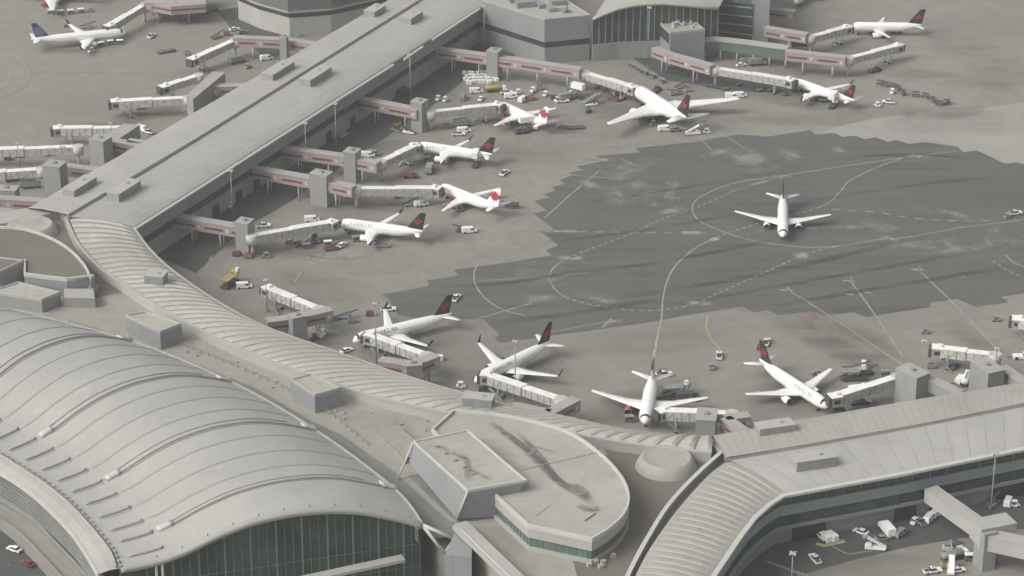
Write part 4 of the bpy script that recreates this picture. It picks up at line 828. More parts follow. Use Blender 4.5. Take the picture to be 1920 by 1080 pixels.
# ---------------------------------------------------------------- aircraft
LEAF = [(0,1),(.14,.72),(.32,.8),(.26,.42),(.5,.62),(.56,.48),(.86,.52),(.76,.3),(.9,.18),(.42,-.18),(.48,-.36),(.05,-.3),(.04,-.8),(-.04,-.8),(-.05,-.3),(-.48,-.36),(-.42,-.18),(-.9,.18),(-.76,.3),(-.86,.52),(-.56,.48),(-.5,.62),(-.26,.42),(-.32,.8),(-.14,.72)]
def text_polys(body):
    cu = bpy.data.curves.new('t', 'FONT'); cu.body = body; cu.size = 1; cu.align_x = 'LEFT'; cu.resolution_u = 2
    ob = bpy.data.objects.new('t', cu); C.objects.link(ob); bpy.context.view_layer.update()
    me = ob.evaluated_get(bpy.context.evaluated_depsgraph_get()).to_mesh()
    r = [tuple(v.co[:2]) for v in me.vertices], [tuple(p.vertices) for p in me.polygons]
    ob.to_mesh_clear(); bpy.data.objects.remove(ob); bpy.data.curves.remove(cu); return r
TX = {}
def airliner(label, nose, tail, tips, style='ac', wide=False, winglet=True, title='AIR CANADA', s=None, span=None, length=None, swing=0.0):
    zn, zt = (4.6, 7.0) if wide else (3.2, 5.2)
    n = P(nose[0], nose[1], zn); t = P(tail[0], tail[1], zt); n.z = t.z = 0
    L = length or (n - t).length; a = P(tips[0][0], tips[0][1], 5); b = P(tips[1][0], tips[1][1], 5)
    SP = span or (a - b).length; Rb = (2.9 if wide else 1.98) * (s or 1.0)
    hd = math.atan2(n.y - t.y, n.x - t.x) + swing; c = n - Vector((math.cos(hd), math.sin(hd), 0)) * L / 2
    print('PLANE', label[:46], 'L=%.1f span=%.1f head=%.0f perp=%.0f' % (L, SP, math.degrees(hd), (math.degrees(math.atan2(b.y - a.y, b.x - a.x) - hd)) % 180))
    T = thing('airliner', label, 'airplane', c, hd, 'airliners on the apron'); H2 = SP / 2
    zc = (5.2 if wide else 3.75) * (s or 1); X = lambda f: L / 2 - f * L
    st = [(0,.04,-.3),(.006,.2,-.27),(.018,.42,-.2),(.035,.62,-.12),(.06,.8,-.06),(.09,.92,-.02),(.13,1,0),(.3,1,0),(.5,1,0),(.66,1,0),(.74,.93,.06),(.82,.76,.2),(.89,.54,.36),(.95,.32,.5),(.985,.18,.57),(1,.09,.6)]
    N = 24
    rg = [[(X(f), Rb * r * math.cos(6.2832 * i / N), zc + Rb * dz + Rb * r * 1.03 * math.sin(6.2832 * i / N)) for i in range(N)] for f, r, dz in st]
    MB().rings(rg).build('fuselage', 'white', T, world=False)
    def rad(f):
        for (f0, r0, z0), (f1, r1, z1) in zip(st[:-1], st[1:]):
            if f <= f1: k = (f - f0) / (f1 - f0); return lerp(r0, r1, k), lerp(z0, z1, k)
        return .1, .6
    def skin(f, ang, off=.03):
        r, dz = rad(f); return (X(f), (Rb * r + off) * math.cos(ang), zc + Rb * dz + (Rb * r * 1.03 + off) * math.sin(ang))
    cw = MB(); rows = [[skin(f, R(a), .035) for a in range(20, 161, 10)] for f in (.038, .048, .058)]
    cw.rings(rows, closed=False, cap=False); cw.build('cockpit_window', 'vglass', T, world=False)
    wr = MB()
    nwin = int(L * .62 / 1.06)
    for k in range(nwin):
        f = .15 + .62 * k / nwin
        if rad(f)[0] < .9: continue
        for sgn in (0, 1):
            a0 = R(14) if sgn == 0 else R(180 - 14); da = R(5.5) * (1 if sgn == 0 else -1); df = .22 / L
            wr.add([skin(f - df, a0), skin(f + df, a0), skin(f + df, a0 + da), skin(f - df, a0 + da)], [(0, 1, 2, 3)])
    wr.build('window_row', 'title', T, world=False)
    dr = MB()
    for f in (.1, .79):
        for sgn in (0, 1):
            q = [skin(f + u / L, R(v) if sgn == 0 else R(180 - v), .02) for u in (-.45, .45) for v in (-6, 36)]; dr.add(q, [(0, 1, 3, 2)])
    dr.build('cabin_door', 'belly', T, world=False)
    if title:
        if title not in TX: TX[title] = text_polys(title)
        vs, fs = TX[title]; hgt = 1.5 * Rb / 1.98; wmax = max(v[0] for v in vs); LL = min(.27, wmax * hgt * 1.15 / L)
        tb = MB()
        for sgn in (0, 1):
            q = []
            for x, y in vs:
                f = .16 + (x / wmax) * LL if sgn == 1 else .16 + (1 - x / wmax) * LL
                an = R(24) + (y * hgt / Rb) * 1.05; q.append(skin(f, an if sgn == 0 else math.pi - an, .06))
            tb.add(q, fs)
        tb.build('title_lettering', 'title' if style != 'rouge' else 'rouge', T, world=False)
    if style == 'rouge':
        rr = MB(); rows = []
        for k in range(9):
            f = .70 + k * .028; rows.append([skin(f, R(a), .025) for a in range(int(-90 - (k) * 9), int(-90 + (k) * 9) + 1, max(1, int(2 * k * 9 / 8)))][:9] if k else [skin(f, R(-90), .025)] * 9)
        rows = [r + [r[-1]] * (9 - len(r)) for r in rows]; rr.rings(rows, closed=False, cap=False); rr.build('red_tail_band', 'rouge', T, world=False)
    # wings
    sw = math.tan(R(31 if wide else 25)); cr = (.20 if wide else .185) * L if not wide else 12.5 * SP / 60; cr = cr if wide else 6.6 * SP / 34; ct = cr * .24
    xr = X(.34 if not wide else .33); zw = zc - Rb * .62; dih = math.tan(R(6.5 if wide else 5))
    def airfoil(xl, y, z, ch, th):
        pr = [(0, 0), (.05, .45), (.2, .9), (.4, 1), (.7, .55), (1, .03), (.7, -.25), (.4, -.4), (.15, -.4), (.03, -.25)]
        return [(xl - u * ch, y, z + v * th * ch) for u, v in pr]
    for sgn in (-1, 1):
        secs = []
        for k, (yy, ch, th) in enumerate(((Rb * .5, cr * 1.12, .11), (Rb * 1.0, cr, .11), (H2 * .38, cr * .62, .10), (H2 * .7, cr * .42, .09), (H2 * .97, ct, .085), (H2, ct * .7, .05))):
            secs.append(airfoil(xr - (yy - Rb) * sw, sgn * yy, zw + (yy - Rb) * dih, ch, th))
        if sgn < 0: secs = secs[::-1]
        w = MB().rings(secs).build('wing', 'wing', T, world=False)
        yt, xt, zt_ = H2, xr - (H2 - Rb) * sw, zw + (H2 - Rb) * dih
        if winglet:
            wl_ = MB(); wl_.rings([airfoil(xt, sgn * yt, zt_, ct * .8, .07), [(p[0] - .9, sgn * (yt + .35) + (p[2] - zt_) * 0, zt_ + 1.2 + (p[2] - zt_) * .2) for p in airfoil(xt, sgn * yt, zt_, ct * .6, .05)], [(p[0] - 1.8, sgn * (yt + .6), zt_ + 2.3 + (p[2] - zt_) * .1) for p in airfoil(xt, sgn * yt, zt_, ct * .35, .05)]])
            wl_.build('winglet', 'black' if style == 'ac' else ('blue' if style == 'blue' else 'wing'), w, world=False)
        fp = MB()
        for k in (.3, .5, .7): y = H2 * k; x = xr - (y - Rb) * sw - cr * (.62 - .3 * k); z = zw + (y - Rb) * dih - .25; fp.cyl((x + 1.2, sgn * y, z), (x - 1.4, sgn * y, z), .22, .05, n=8)
        fp.build('flap_fairing', 'wing', w, world=False)
        # engine
        er = (1.75 if wide else 1.15) * (s or 1); el_ = er * 3.5; ye = H2 * (.33 if not wide else .32); xe = xr - (ye - Rb) * sw + er * 1.7; ze = zw + (ye - Rb) * dih - er * 1.15
        nn = 16; prof = [(0, .86), (.04, .97), (.2, 1.05), (.5, 1.02), (.8, .8), (1, .6)]
        e = MB().rings([[(xe - f * el_, sgn * ye + er * r * math.cos(6.2832 * i / nn), ze + er * r * math.sin(6.2832 * i / nn)) for i in range(nn)] for f, r in prof], cap=False).build('engine', 'rouge' if style == 'rouge' else 'white' if style != 'blue' else 'belly', T, world=False)
        MB().rings([[(xe - f * el_, sgn * ye + er * r * math.cos(6.2832 * i / nn), ze + er * r * math.sin(6.2832 * i / nn)) for i in range(nn)] for f, r in ((.02, .82), (.12, .8), (.13, .02))], cap=False).build('intake_fan', 'fan', e, world=False)
        MB().rings([[(xe - f * el_, sgn * ye + er * r * math.cos(6.2832 * i / nn), ze + er * r * math.sin(6.2832 * i / nn)) for i in range(nn)] for f, r in ((-.01, .84), (-.03, .92), (.03, .99))], cap=False).build('intake_lip', 'chrome', e, world=False)
        MB().cyl((xe - el_ * .9, sgn * ye, ze), (xe - el_ * 1.15, sgn * ye, ze), er * .45, er * .12, n=10).build('exhaust', 'chrome', e, world=False)
        MB().add([(xe - el_ * .25, sgn * ye - .15, ze + er * .9), (xe - el_ * 1.1, sgn * ye - .15, ze + er * .9), (xe - el_ * 1.2, sgn * ye - .15, ze + er * 1.5), (xe - el_ * .5, sgn * ye - .15, ze + er * 1.35), (xe - el_ * .25, sgn * ye + .15, ze + er * .9), (xe - el_ * 1.1, sgn * ye + .15, ze + er * .9), (xe - el_ * 1.2, sgn * ye + .15, ze + er * 1.5), (xe - el_ * .5, sgn * ye + .15, ze + er * 1.35)], [(0, 1, 2, 3), (7, 6, 5, 4), (0, 3, 7, 4), (1, 5, 6, 2), (3, 2, 6, 7), (0, 4, 5, 1)]).build('pylon', 'wing', e, world=False)
        # stabilizer
        hs_ = (9.6 if wide else 6.2) * (s or 1); secs = []
        for yy, ch in ((.2, 4.2), (hs_ * .5, 2.9), (hs_, 1.4)):
            kk = 1.45 if wide else 1; secs.append(airfoil(X(.865) - yy * .62, sgn * yy, zc + Rb * .42 + yy * .09, ch * kk, .08))
        if sgn < 0: secs = secs[::-1]
        MB().rings(secs).build('horizontal_stabilizer', 'wing', T, world=False)
        # main gear
        g_ = MB(); gx = X(.34) - cr * .75; gy = sgn * Rb * 1.9 * .95; g_.cyl((gx, gy, .5), (gx, gy, zw + .2), .16, n=8); g = g_.build('main_gear', 'steel', T, world=False)
        ww = MB()
        for o in ((-.35, .35) if not wide else (-.5, .5)):
            for ox in ((0,) if not wide else (-.8, .8)): ww.cyl((gx + ox, gy + o - .2, .6), (gx + ox, gy + o + .2, .6), .6, n=14)
        ww.build('wheel', 'tyre', g, world=False)
    g_ = MB(); gx = X(.13); g_.cyl((gx, 0, .4), (gx, 0, zc - Rb * .8), .12, n=8); g = g_.build('nose_gear', 'steel', T, world=False)
    ww = MB()
    for o in (-.28, .28): ww.cyl((gx, o - .12, .42), (gx, o + .12, .42), .42, n=14)
    ww.build('wheel', 'tyre', g, world=False)
    # belly fairing
    MB().rings([[(X(f), Rb * 1.1 * r * math.cos(6.2832 * i / 16), zc - Rb * .55 + Rb * .6 * r * math.sin(6.2832 * i / 16)) for i in range(16)] for f, r in ((.3, .2), (.34, .8), (.4, 1), (.5, 1), (.56, .8), (.6, .2))]).build('belly_fairing', 'belly', T, world=False)
    # fin
    kf = (1.42 if wide else 1.0) * (s or 1); zb = zc + Rb * .75; xb = X(.80); fh_ = 6.6 * kf; c0, c1 = 6.2 * kf, 2.2 * kf; swp = fh_ * .82
    def fsec(k, th): z = zb + fh_ * k; x = xb - swp * k; ch = lerp(c0, c1, k); return [(x, 0, z), (x - ch * .3, th, z), (x - ch * .7, th * .7, z), (x - ch, .02, z), (x - ch * .7, -th * .7, z), (x - ch * .3, -th, z)]
    fm = {'ac': 'black', 'rouge': 'white', 'blue': 'blue'}[style]
    fin = MB().rings([[(xb + 3.0 * kf, 0, zb - .2), ] * 6, fsec(-.03, .32 * kf), fsec(.1, .28 * kf), fsec(.5, .2 * kf), fsec(.95, .12 * kf), fsec(1, .06 * kf)], smooth=False).build('tail_fin', fm, T, world=False)
    em = MB(); cxf, czf = xb - swp * .42 - lerp(c0, c1, .42) * .5, zb + fh_ * .42; rs = 1.75 * kf
    for sg in (-1, 1):
        if style == 'blue':
            pts = [(math.cos(6.2832 * i / 20) * 1.15, math.sin(6.2832 * i / 20) * 1.15) for i in range(20)]
        else: pts = LEAF
        k2 = 1.0 if style == 'ac' else 1.55 if style == 'rouge' else 1
        q = [Vector((x * rs * k2 * 1.1, y * rs * k2 * 1.1, 0)) for x, y in pts]; tri = geometry.tessellate_polygon([q])
        em.add([(cxf + v.x * (1 if sg > 0 else -1) - v.y * .25, sg * (.27 * kf + .02), czf + v.y) for v in q], [tuple(x) for x in tri])
    em.build('fin_emblem', {'ac': 'redp', 'rouge': 'rouge', 'blue': 'bluel'}[style], fin, world=False)
    return T
airliner('white airliner with a black tail taxiing nose-on over the dark asphalt', (1468,443), (1468,362), ((1378,389),(1559,394)), s=.98, title=None, winglet=False)
airliner('white airliner with a black tail at the lowest gate of the diagonal pier', (634,420), (794,432), ((681,456),(764,400)))
airliner('red-tailed white airliner at the second gate of the diagonal pier, left of centre', (824,352), (934,386), ((816,389),(951,358)), style='rouge', winglet=False, title='rouge')
airliner('white dark-tailed airliner above the lower red-tailed one', (779,275), (924,288), ((832,305),(889,260)))
airliner('red-tailed white airliner nearer the top, left of the wide-body', (935,198), (1024,230), ((917,228),(1055,207)), style='rouge', winglet=False, title='rouge')
airliner('large white wide-body airliner with very long wings at the top centre gate', (1192,170), (1287,219), ((1128,206),(1400,182)), wide=True, winglet=False, title=None, s=.98)
airliner('small white airliner with dark red tail at the upper right gate', (1487,152), (1603,185), ((1494,190),(1592,160)), title=None, winglet=True, s=.9)
airliner('farthest white airliner at the top right with its dark tail to the right', (1592,52), (1728,45), ((1684,71),(1636,34)), title=None, winglet=False)
airliner('white airliner with a navy blue tail at the top left', (236,62), (58,72), ((150,88),(95,44)), style='blue', title=None)
airliner('nose-left white airliner at the curved concourse, left of the black-winglet one', (661,640), (848,586), ((832,638),(707,582)))
airliner('black-winglet white airliner right of the nose-left one', (890,716), (1034,637), ((1074,694),(894,650)))
airliner('white airliner parked nose-on towards the curved concourse at bottom centre', (1209,794), (1224,703), ((1107,737),(1327,748)), style='rouge', title=None, winglet=False, s=1.08)
airliner('white airliner parked nose down-right at the lower right gate', (1551,764), (1424,672), ((1384,723),(1566,691)), title='AIR CANADA', winglet=False)
airliner('airliner cut by the top edge at the far left', (30,-14), (190,-14), ((50,22),(150,-40)), style='rouge', title=None, winglet=False)
airliner('airliner cut by the top edge right of the far glass building', (1490,6), (1560,-60), ((1440,-30),(1580,-20)), title=None, winglet=False)
airliner('airliner below the frame showing only a wing tip at lower right', (1760,1115), (1950,1150), ((1836,1062),(1760,1200)), title=None, winglet=False, span=40, length=38)

# ---------------------------------------------------------------- light masts
def mast(px, top, base, label, k=0):
    b = P(px, base); # height from the photograph's own span
    z = 18.0; c = P(px, base); hgt = 5.0
    for i in range(60):
        z = hgt; q = P(px, top, z)
        if (q.xy - c.xy).length < .6 or q.y < c.y: break
        hgt += .5
    t = thing('light_mast', label, 'light mast', c, group='tall light masts on the apron')
    MB().cyl((0, 0, 0), (0, 0, hgt), .24, .15, n=10).build('pole', 'pole', t, world=False)
    MB().cyl((0, 0, hgt - .5), (0, 0, hgt), .6, .6, n=12).build('head_frame', 'steel', t, world=False)
    for i in range(4):
        a = .6 + i * 1.5708; MB().box(.85 * math.cos(a), .85 * math.sin(a), hgt - .45, hgt + .05, .6, .45, a).build('lamp', 'lamp', t, world=False)
    MB().box(0, 0, .01, .5, 1.2, 1.2).build('footing', 'deck', t, world=False)
for a in ((908,12,98,'grey light mast standing before the far pale panel wall'),(1215,14,127,'grey light mast in front of the far arched glass hall'),(1378,-10,76,'thin light mast before the dark glass gate building'),(770,102,196,'light mast beside the pier above the highest tower'),(631,195,292,'light mast just right of the pier, above the twin towers'),(575,231,325,'light mast left of its taller neighbour before the pier wall'),(437,321,415,'light mast beside the lowest jet bridge tower of the diagonal pier'),(1856,850,975,'white light mast standing at the footbridge junction'),(1483,1036,1110,'short light mast at the bottom edge near the hatched bay'),(706,568,684,'light mast between the lower nose-left airliner and the concourse'),(966,640,752,'light mast beside the black-winglet airliner'),(1726,640,748,'thin light mast in front of the grey box tower at right'),(1864,655,724,'thin light mast beside the idle white jet bridge at right'),(1331,770,820,'light mast beside the nose-on airliner bridge tower'),(556,15,66,'light mast before the curved grey terminal at the top left'),(501,525,585,'light mast near the empty white tunnel'),(211,232,282,'light mast left of the pier between the gray boxes'),(38,270,335,'leftmost light mast by the left edge'),(122,276,345,'light mast left of the second grey tower')):
    mast(*a)

# ---------------------------------------------------------------- ground vehicles: local x forward
def wheels(t, xs, w, r=.38, th=.25):
    for x in xs:
        for s in (-1, 1): MB().cyl((x, s * (w / 2 - th / 2) - th / 2, r), (x, s * (w / 2 - th / 2) + th / 2, r), r, n=12).build('wheel', 'tyre', t, world=False)
def prof(parent, name, pts, w, m, y0=0.0, taper=1.0):
    """side profile [(x,z)] extruded across y"""
    n = len(pts); mb = MB(); zt = max(p[1] for p in pts); zb = min(p[1] for p in pts)
    def yy(z): return w / 2 * lerp(1, taper, (z - zb) / max(.01, zt - zb))
    vs = [(x, y0 - yy(z), z) for x, z in pts] + [(x, y0 + yy(z), z) for x, z in pts]
    a = sum(pts[i][0] * pts[(i + 1) % n][1] - pts[(i + 1) % n][0] * pts[i][1] for i in range(n))
    fs = [tuple(range(n)), tuple(range(n, 2 * n))[::-1]] + [(i, n + i, n + (i + 1) % n, (i + 1) % n) for i in range(n)]
    if a < 0: fs = [f[::-1] for f in fs]
    mb.add(vs, fs); return mb.build(name, m, parent, world=False)
V = {}
def v_car(m='vwhite'):
    t = thing('car', 'x', 'car')
    prof(t, 'body', [(-2.25,.35),(2.25,.35),(2.3,.75),(1.2,.95),(-2.1,1.0),(-2.3,.8)], 1.8, m); prof(t, 'cabin_glass', [(-1.75,.96),(1.15,.94),(.45,1.42),(-1.2,1.45)], 1.66, 'vglass', taper=.8); prof(t, 'roof', [(-1.2,1.45),(.45,1.42),(.4,1.52),(-1.1,1.54)], 1.35, m); wheels(t, (-1.4, 1.4), 1.8)
    for s in (-1, 1): MB().box(2.27, s * .65, .6, .76, .08, .35).build('headlight', 'lamp', t, world=False)
    return t
def v_van(m='vwhite'):
    t = thing('van', 'x', 'van')
    prof(t, 'body', [(-2.7,.4),(2.6,.4),(2.65,1.1),(1.9,1.25),(1.3,2.15),(-2.6,2.25),(-2.7,2.0)], 2.0, m, taper=.92); prof(t, 'windscreen', [(1.35,2.02),(1.93,1.27),(2.0,1.27),(1.42,2.04)], 1.7, 'vglass')
    for s in (-1, 1): MB().box(.9, s * .985, 1.3, 1.9, 1.1, .05).build('side_window', 'vglass', t, world=False)
    wheels(t, (-1.7, 1.8), 2.0, .42); return t
def v_pickup(m='vwhite'):
    t = thing('pickup_truck', 'x', 'pickup truck')
    prof(t, 'body', [(-2.6,.5),(2.6,.5),(2.6,1.05),(1.3,1.15),(-2.6,1.15)], 1.95, m); prof(t, 'cabin', [(-.9,1.15),(1.2,1.15),(.6,1.8),(-.7,1.82)], 1.75, 'vglass', taper=.85); prof(t, 'roof', [(-.7,1.8),(.6,1.78),(.55,1.88),(-.6,1.9)], 1.45, m); MB().box(-1.75, 0, 1.151, 1.2, 1.5, 1.5).build('cargo_bed', 'vdark', t, world=False); wheels(t, (-1.7, 1.7), 1.95, .42)
    MB().box(0, 0, 1.9, 2.05, .3, 1.0).build('beacon_bar', 'vorange', t, world=False); return t
def v_tug(m='vwhite'):
    t = thing('baggage_tug', 'x', 'baggage tug')
    prof(t, 'body', [(-1.5,.3),(1.5,.3),(1.5,.85),(.5,1.0),(.3,.75),(-.5,.75),(-.6,1.05),(-1.5,1.0)], 1.5, m); MB().box(-.1, 0, 1.95, 2.05, 1.7, 1.4).build('canopy', m, t, world=False)
    ps = MB()
    for x in (-.85, .6):
        for s in (-1, 1): ps.cyl((x, s * .6, .9), (x, s * .6, 1.95), .05, n=6)
    ps.build('canopy_post', 'vgrey', t, world=False); MB().box(-.3, 0, .75, 1.2, .5, 1.0).build('seat', 'vdark', t, world=False); wheels(t, (-.95, .95), 1.5, .35); return t
def v_cart(m='vwhite'):
    t = thing('baggage_cart', 'x', 'baggage cart')
    MB().box(0, 0, .4, .55, 2.9, 1.6).build('bed', 'vgrey', t, world=False); MB().box(0, 0, 1.95, 2.1, 3.0, 1.7, top=.92).build('canopy', m, t, world=False); ps = MB()
    for x in (-1.35, 1.35):
        for s in (-1, 1): ps.cyl((x, s * .72, .55), (x, s * .72, 1.95), .06, n=6)
    ps.build('canopy_post', 'vgrey', t, world=False); b = MB()
    for k in range(6): b.box(-1.0 + (k % 3) * .95, -.35 + (k // 3) * .7, .55, .95 + .12 * (k % 3), .75, .5, .1 * k)
    b.build('luggage', 'bag', t, world=False); MB().beam((1.45, 0, .45), (2.1, 0, .4), .1, .1).build('tow_bar', 'vdark', t, world=False); wheels(t, (-1.0, 1.0), 1.5, .24, .15); return t
def v_dolly(m='vdark'):
    t = thing('cargo_dolly', 'x', 'cargo dolly')
    MB().box(0, 0, .42, .6, 3.2, 2.4).build('deck', m, t, world=False); r = MB()
    for k in range(7): r.cyl((-1.3 + k * .43, -1.1, .64), (-1.3 + k * .43, 1.1, .64), .08, n=8)
    r.build('rollers', 'vgrey', t, world=False); e = MB()
    for s in (-1, 1): e.box(0, s * 1.18, .6, .85, 3.2, .08)
    e.build('side_rail', m, t, world=False); MB().beam((1.6, 0, .5), (2.5, 0, .4), .12, .12).build('tow_bar', m, t, world=False); wheels(t, (-1.0, 1.0), 2.2, .26, .16); return t
def v_uld(m='vwhite'):
    t = thing('cargo_container', 'x', 'cargo container')
    mb = MB(); pts = [(-.78,0),(.78,0),(1.2,.55),(1.2,1.62),(-.78,1.62)]; n = 5
    mb.add([(-.76, y, .12 + z) for y, z in pts] + [(.76, y, .12 + z) for y, z in pts], [tuple(range(n))[::-1], tuple(range(n, 2 * n))] + [(i, (i + 1) % n, n + (i + 1) % n, n + i) for i in range(n)]); mb.build('shell', m, t, world=False)
    MB().box(0, 0, .0, .12, 1.6, 1.65).build('base_plate', 'vgrey', t, world=False); MB().box(.775, .2, .3, 1.6, .04, 1.2).build('door_curtain', 'vgrey', t, world=False); return t
def v_catering(m='vwhite', up=3.2):
    t = thing('catering_truck', 'x', 'catering truck')
    MB().box(-.2, 0, .7, .95, 7.2, 2.1).build('chassis', 'vdark', t, world=False); prof(t, 'driver_cab', [(2.2,.7),(3.7,.7),(3.7,1.5),(3.3,2.3),(2.2,2.35)], 2.2, m, taper=.92); prof(t, 'windscreen', [(3.34,2.15),(3.66,1.5),(3.74,1.5),(3.42,2.17)], 1.8, 'vglass')
    MB().box(-.9, 0, .95 + up, 3.2 + up, 5.6, 2.4).build('cargo_box', m, t, world=False); MB().box(2.4, 0, .95 + up, 1.05 + up, 1.1, 2.2).build('loading_platform', 'vgrey', t, world=False); s_ = MB()
    for s in (-1, 1): s_.beam((-2.6, s * .85, .95), (1.0, s * .85, .95 + up), .18, .18); s_.beam((1.0, s * .85, .95), (-2.6, s * .85, .95 + up), .18, .18)
    s_.build('scissor_lift', 'vdark', t, world=False); wheels(t, (-2.6, 2.6), 2.3, .48, .35); return t
def v_box(m='vwhite'):
    t = v_catering(m, .05); t.name = 'box_truck'; t['category'] = 'truck'; return t
def v_fuel(m='vyellow'):
    t = thing('tank_truck', 'x', 'tank truck')
    MB().box(0, 0, .7, .95, 8.4, 2.0).build('chassis', 'vdark', t, world=False); prof(t, 'driver_cab', [(2.6,.7),(4.3,.7),(4.3,1.5),(3.9,2.4),(2.6,2.45)], 2.3, 'vwhite', taper=.9); prof(t, 'windscreen', [(3.94,2.2),(4.26,1.5),(4.34,1.5),(4.02,2.22)], 1.8, 'vglass')
    mb = MB(); N = 16; rg = [[(x, 1.15 * r * math.cos(6.2832 * i / N), 1.95 + .98 * r * math.sin(6.2832 * i / N)) for i in range(N)] for x, r in ((-4.2,.85),(-4.0,1),(2.1,1),(2.3,.85))]; mb.rings(rg); mb.build('tank', m, t, world=False)
    MB().box(-1, 0, 2.92, 3.02, 5.2, .6).build('catwalk', 'vgrey', t, world=False); wheels(t, (-3.0, -1.8, 3.2), 2.3, .5, .35); return t
def v_loader(m='vwhite', z1=3.2):
    t = thing('belt_loader', 'x', 'belt loader')
    prof(t, 'body', [(-2.8,.4),(2.2,.4),(2.2,.9),(-2.8,.95)], 1.9, m); MB().beam((-3.4, .35, .9), (3.6, .35, z1), .85, .22).build('conveyor_belt', 'vdark', t, world=False); MB().beam((-.2, .35, .9), (1.6, .35, z1 * .7), .15, .15).build('lift_arm', 'vgrey', t, world=False)
    MB().box(.9, -.55, .9, 1.4, .6, .6).build('seat', 'vdark', t, world=False); wheels(t, (-1.8, 1.5), 1.8, .36); return t
def v_cargoloader(m='vgreen'):
    t = thing('cargo_loader', 'x', 'cargo loader')
    MB().box(0, 0, .5, .95, 8.5, 3.2).build('chassis', 'vdark', t, world=False); MB().box(-1.2, 0, 3.2, 3.55, 6.0, 3.2).build('main_platform', m, t, world=False); MB().box(3.2, 0, 4.0, 4.3, 2.4, 3.0).build('bridge_platform', m, t, world=False); s_ = MB()
    for s in (-1, 1): s_.beam((-3.6, s * 1.2, .95), (1.2, s * 1.2, 3.2), .25, .25); s_.beam((1.2, s * 1.2, .95), (-3.6, s * 1.2, 3.2), .25, .25); s_.beam((2.4, s * 1.3, .95), (4.0, s * 1.3, 4.0), .22, .22)
    s_.build('scissor_lift', 'vdark', t, world=False); rl = MB()
    for s in (-1, 1):
        rl.beam((-4.1, s * 1.55, 4.4), (4.3, s * 1.5, 5.1), .07, .07)
        for x in (-4, -2, 0, 2, 4): rl.beam((x, s * 1.55, 3.5), (x, s * 1.55, 4.45 + (x + 4) * .08), .07, .07)
    rl.build('guard_rail', 'vyellow', t, world=False); MB().box(2.9, -1.2, 4.3, 5.8, 1.1, .9).build('operator_cab', 'vwhite', t, world=False); wheels(t, (-2.8, 2.8), 3.1, .55, .4); return t
def v_stairs(m='vwhite'):
    t = thing('stair_truck', 'x', 'stair truck')
    prof(t, 'body', [(-3,.4),(2.8,.4),(2.8,1.0),(2.2,1.7),(1.0,1.75),(.9,1.0),(-3,.95)], 2.0, m); MB().beam((-3.2, 0, 1.0), (2.2, 0, 3.8), 1.6, .3).build('stair_flight', m, t, world=False); MB().box(2.9, 0, 3.75, 3.9, 1.6, 1.8).build('top_platform', 'vgrey', t, world=False); rl = MB()
    for s in (-1, 1): rl.beam((-3.2, s * .85, 2.0), (2.2, s * .85, 4.8), .08, .08); rl.beam((2.2, s * .85, 4.8), (3.6, s * .85, 4.8), .08, .08); rl.beam((3.6, s * .85, 3.9), (3.6, s * .85, 4.8), .08, .08)
    rl.build('handrail', 'vgrey', t, world=False); wheels(t, (-1.9, 1.9), 1.95, .42); return t
def v_pushback(m='vwhite'):
    t = thing('pushback_tractor', 'x', 'pushback tractor')
    prof(t, 'body', [(-2.8,.35),(2.8,.35),(2.8,1.1),(1.6,1.25),(-2.7,1.2)], 2.5, m); prof(t, 'driver_cab', [(.4,1.25),(1.8,1.25),(1.6,2.0),(.5,2.05)], 1.6, 'vglass', taper=.9); MB().box(1.05, 0, 2.05, 2.15, 1.3, 1.5).build('cab_roof', m, t, world=False); wheels(t, (-1.7, 1.7), 2.5, .55, .4); MB().beam((-2.8, 0, .6), (-4.6, 0, .5), .2, .2).build('tow_bar', 'vdark', t, world=False); return t
def v_gpu(m='vyellow'):
    t = thing('ground_power_unit', 'x', 'ground power unit')
    MB().box(0, 0, .4, 1.7, 2.6, 1.5).build('housing', m, t, world=False); MB().box(0, 0, 1.703, 1.8, 1.8, 1.0).build('radiator_grille', 'vdark', t, world=False); MB().beam((1.3, 0, .5), (2.2, 0, .4), .1, .1).build('tow_bar', 'vdark', t, world=False); wheels(t, (-.8, .8), 1.5, .28, .18); return t
BUILD = dict(car=v_car, van=v_van, pickup=v_pickup, tug=v_tug, cart=v_cart, dolly=v_dolly, uld=v_uld, catering=v_catering, box=v_box, fuel=v_fuel, belt=v_loader, loader=v_cargoloader, stairs=v_stairs, push=v_pushback, gpu=v_gpu)
GRP = dict(car='cars parked on the apron', van='vans on the apron', pickup='pickup trucks on the apron', tug='baggage tugs', cart='baggage carts', dolly='cargo dollies', uld='cargo containers', catering='catering trucks with raised boxes', box='box trucks', fuel='tank trucks', belt='belt loaders', loader='cargo loaders', stairs='stair trucks', push='pushback tractors', gpu='ground power units')
CN = {'vwhite': 'white', 'vdark': 'dark', 'vgrey': 'grey', 'vred': 'red', 'vorange': 'orange', 'vyellow': 'yellow', 'vgreen': 'green-grey', 'tankw': 'pale', 'vlime': 'lime'}
KN = dict(car='car', van='van', pickup='pickup truck', tug='baggage tug', cart='baggage cart', dolly='flat cargo dolly', uld='cargo container', catering='catering truck with raised box', box='box truck', fuel='tank truck', belt='belt loader', loader='cargo loader', stairs='stair truck', push='pushback tractor', gpu='power unit')
PROTO = {}
ORD = ['first', 'second', 'third', 'fourth', 'fifth', 'sixth', 'seventh', 'eighth', 'ninth', 'tenth', 'eleventh', 'twelfth']
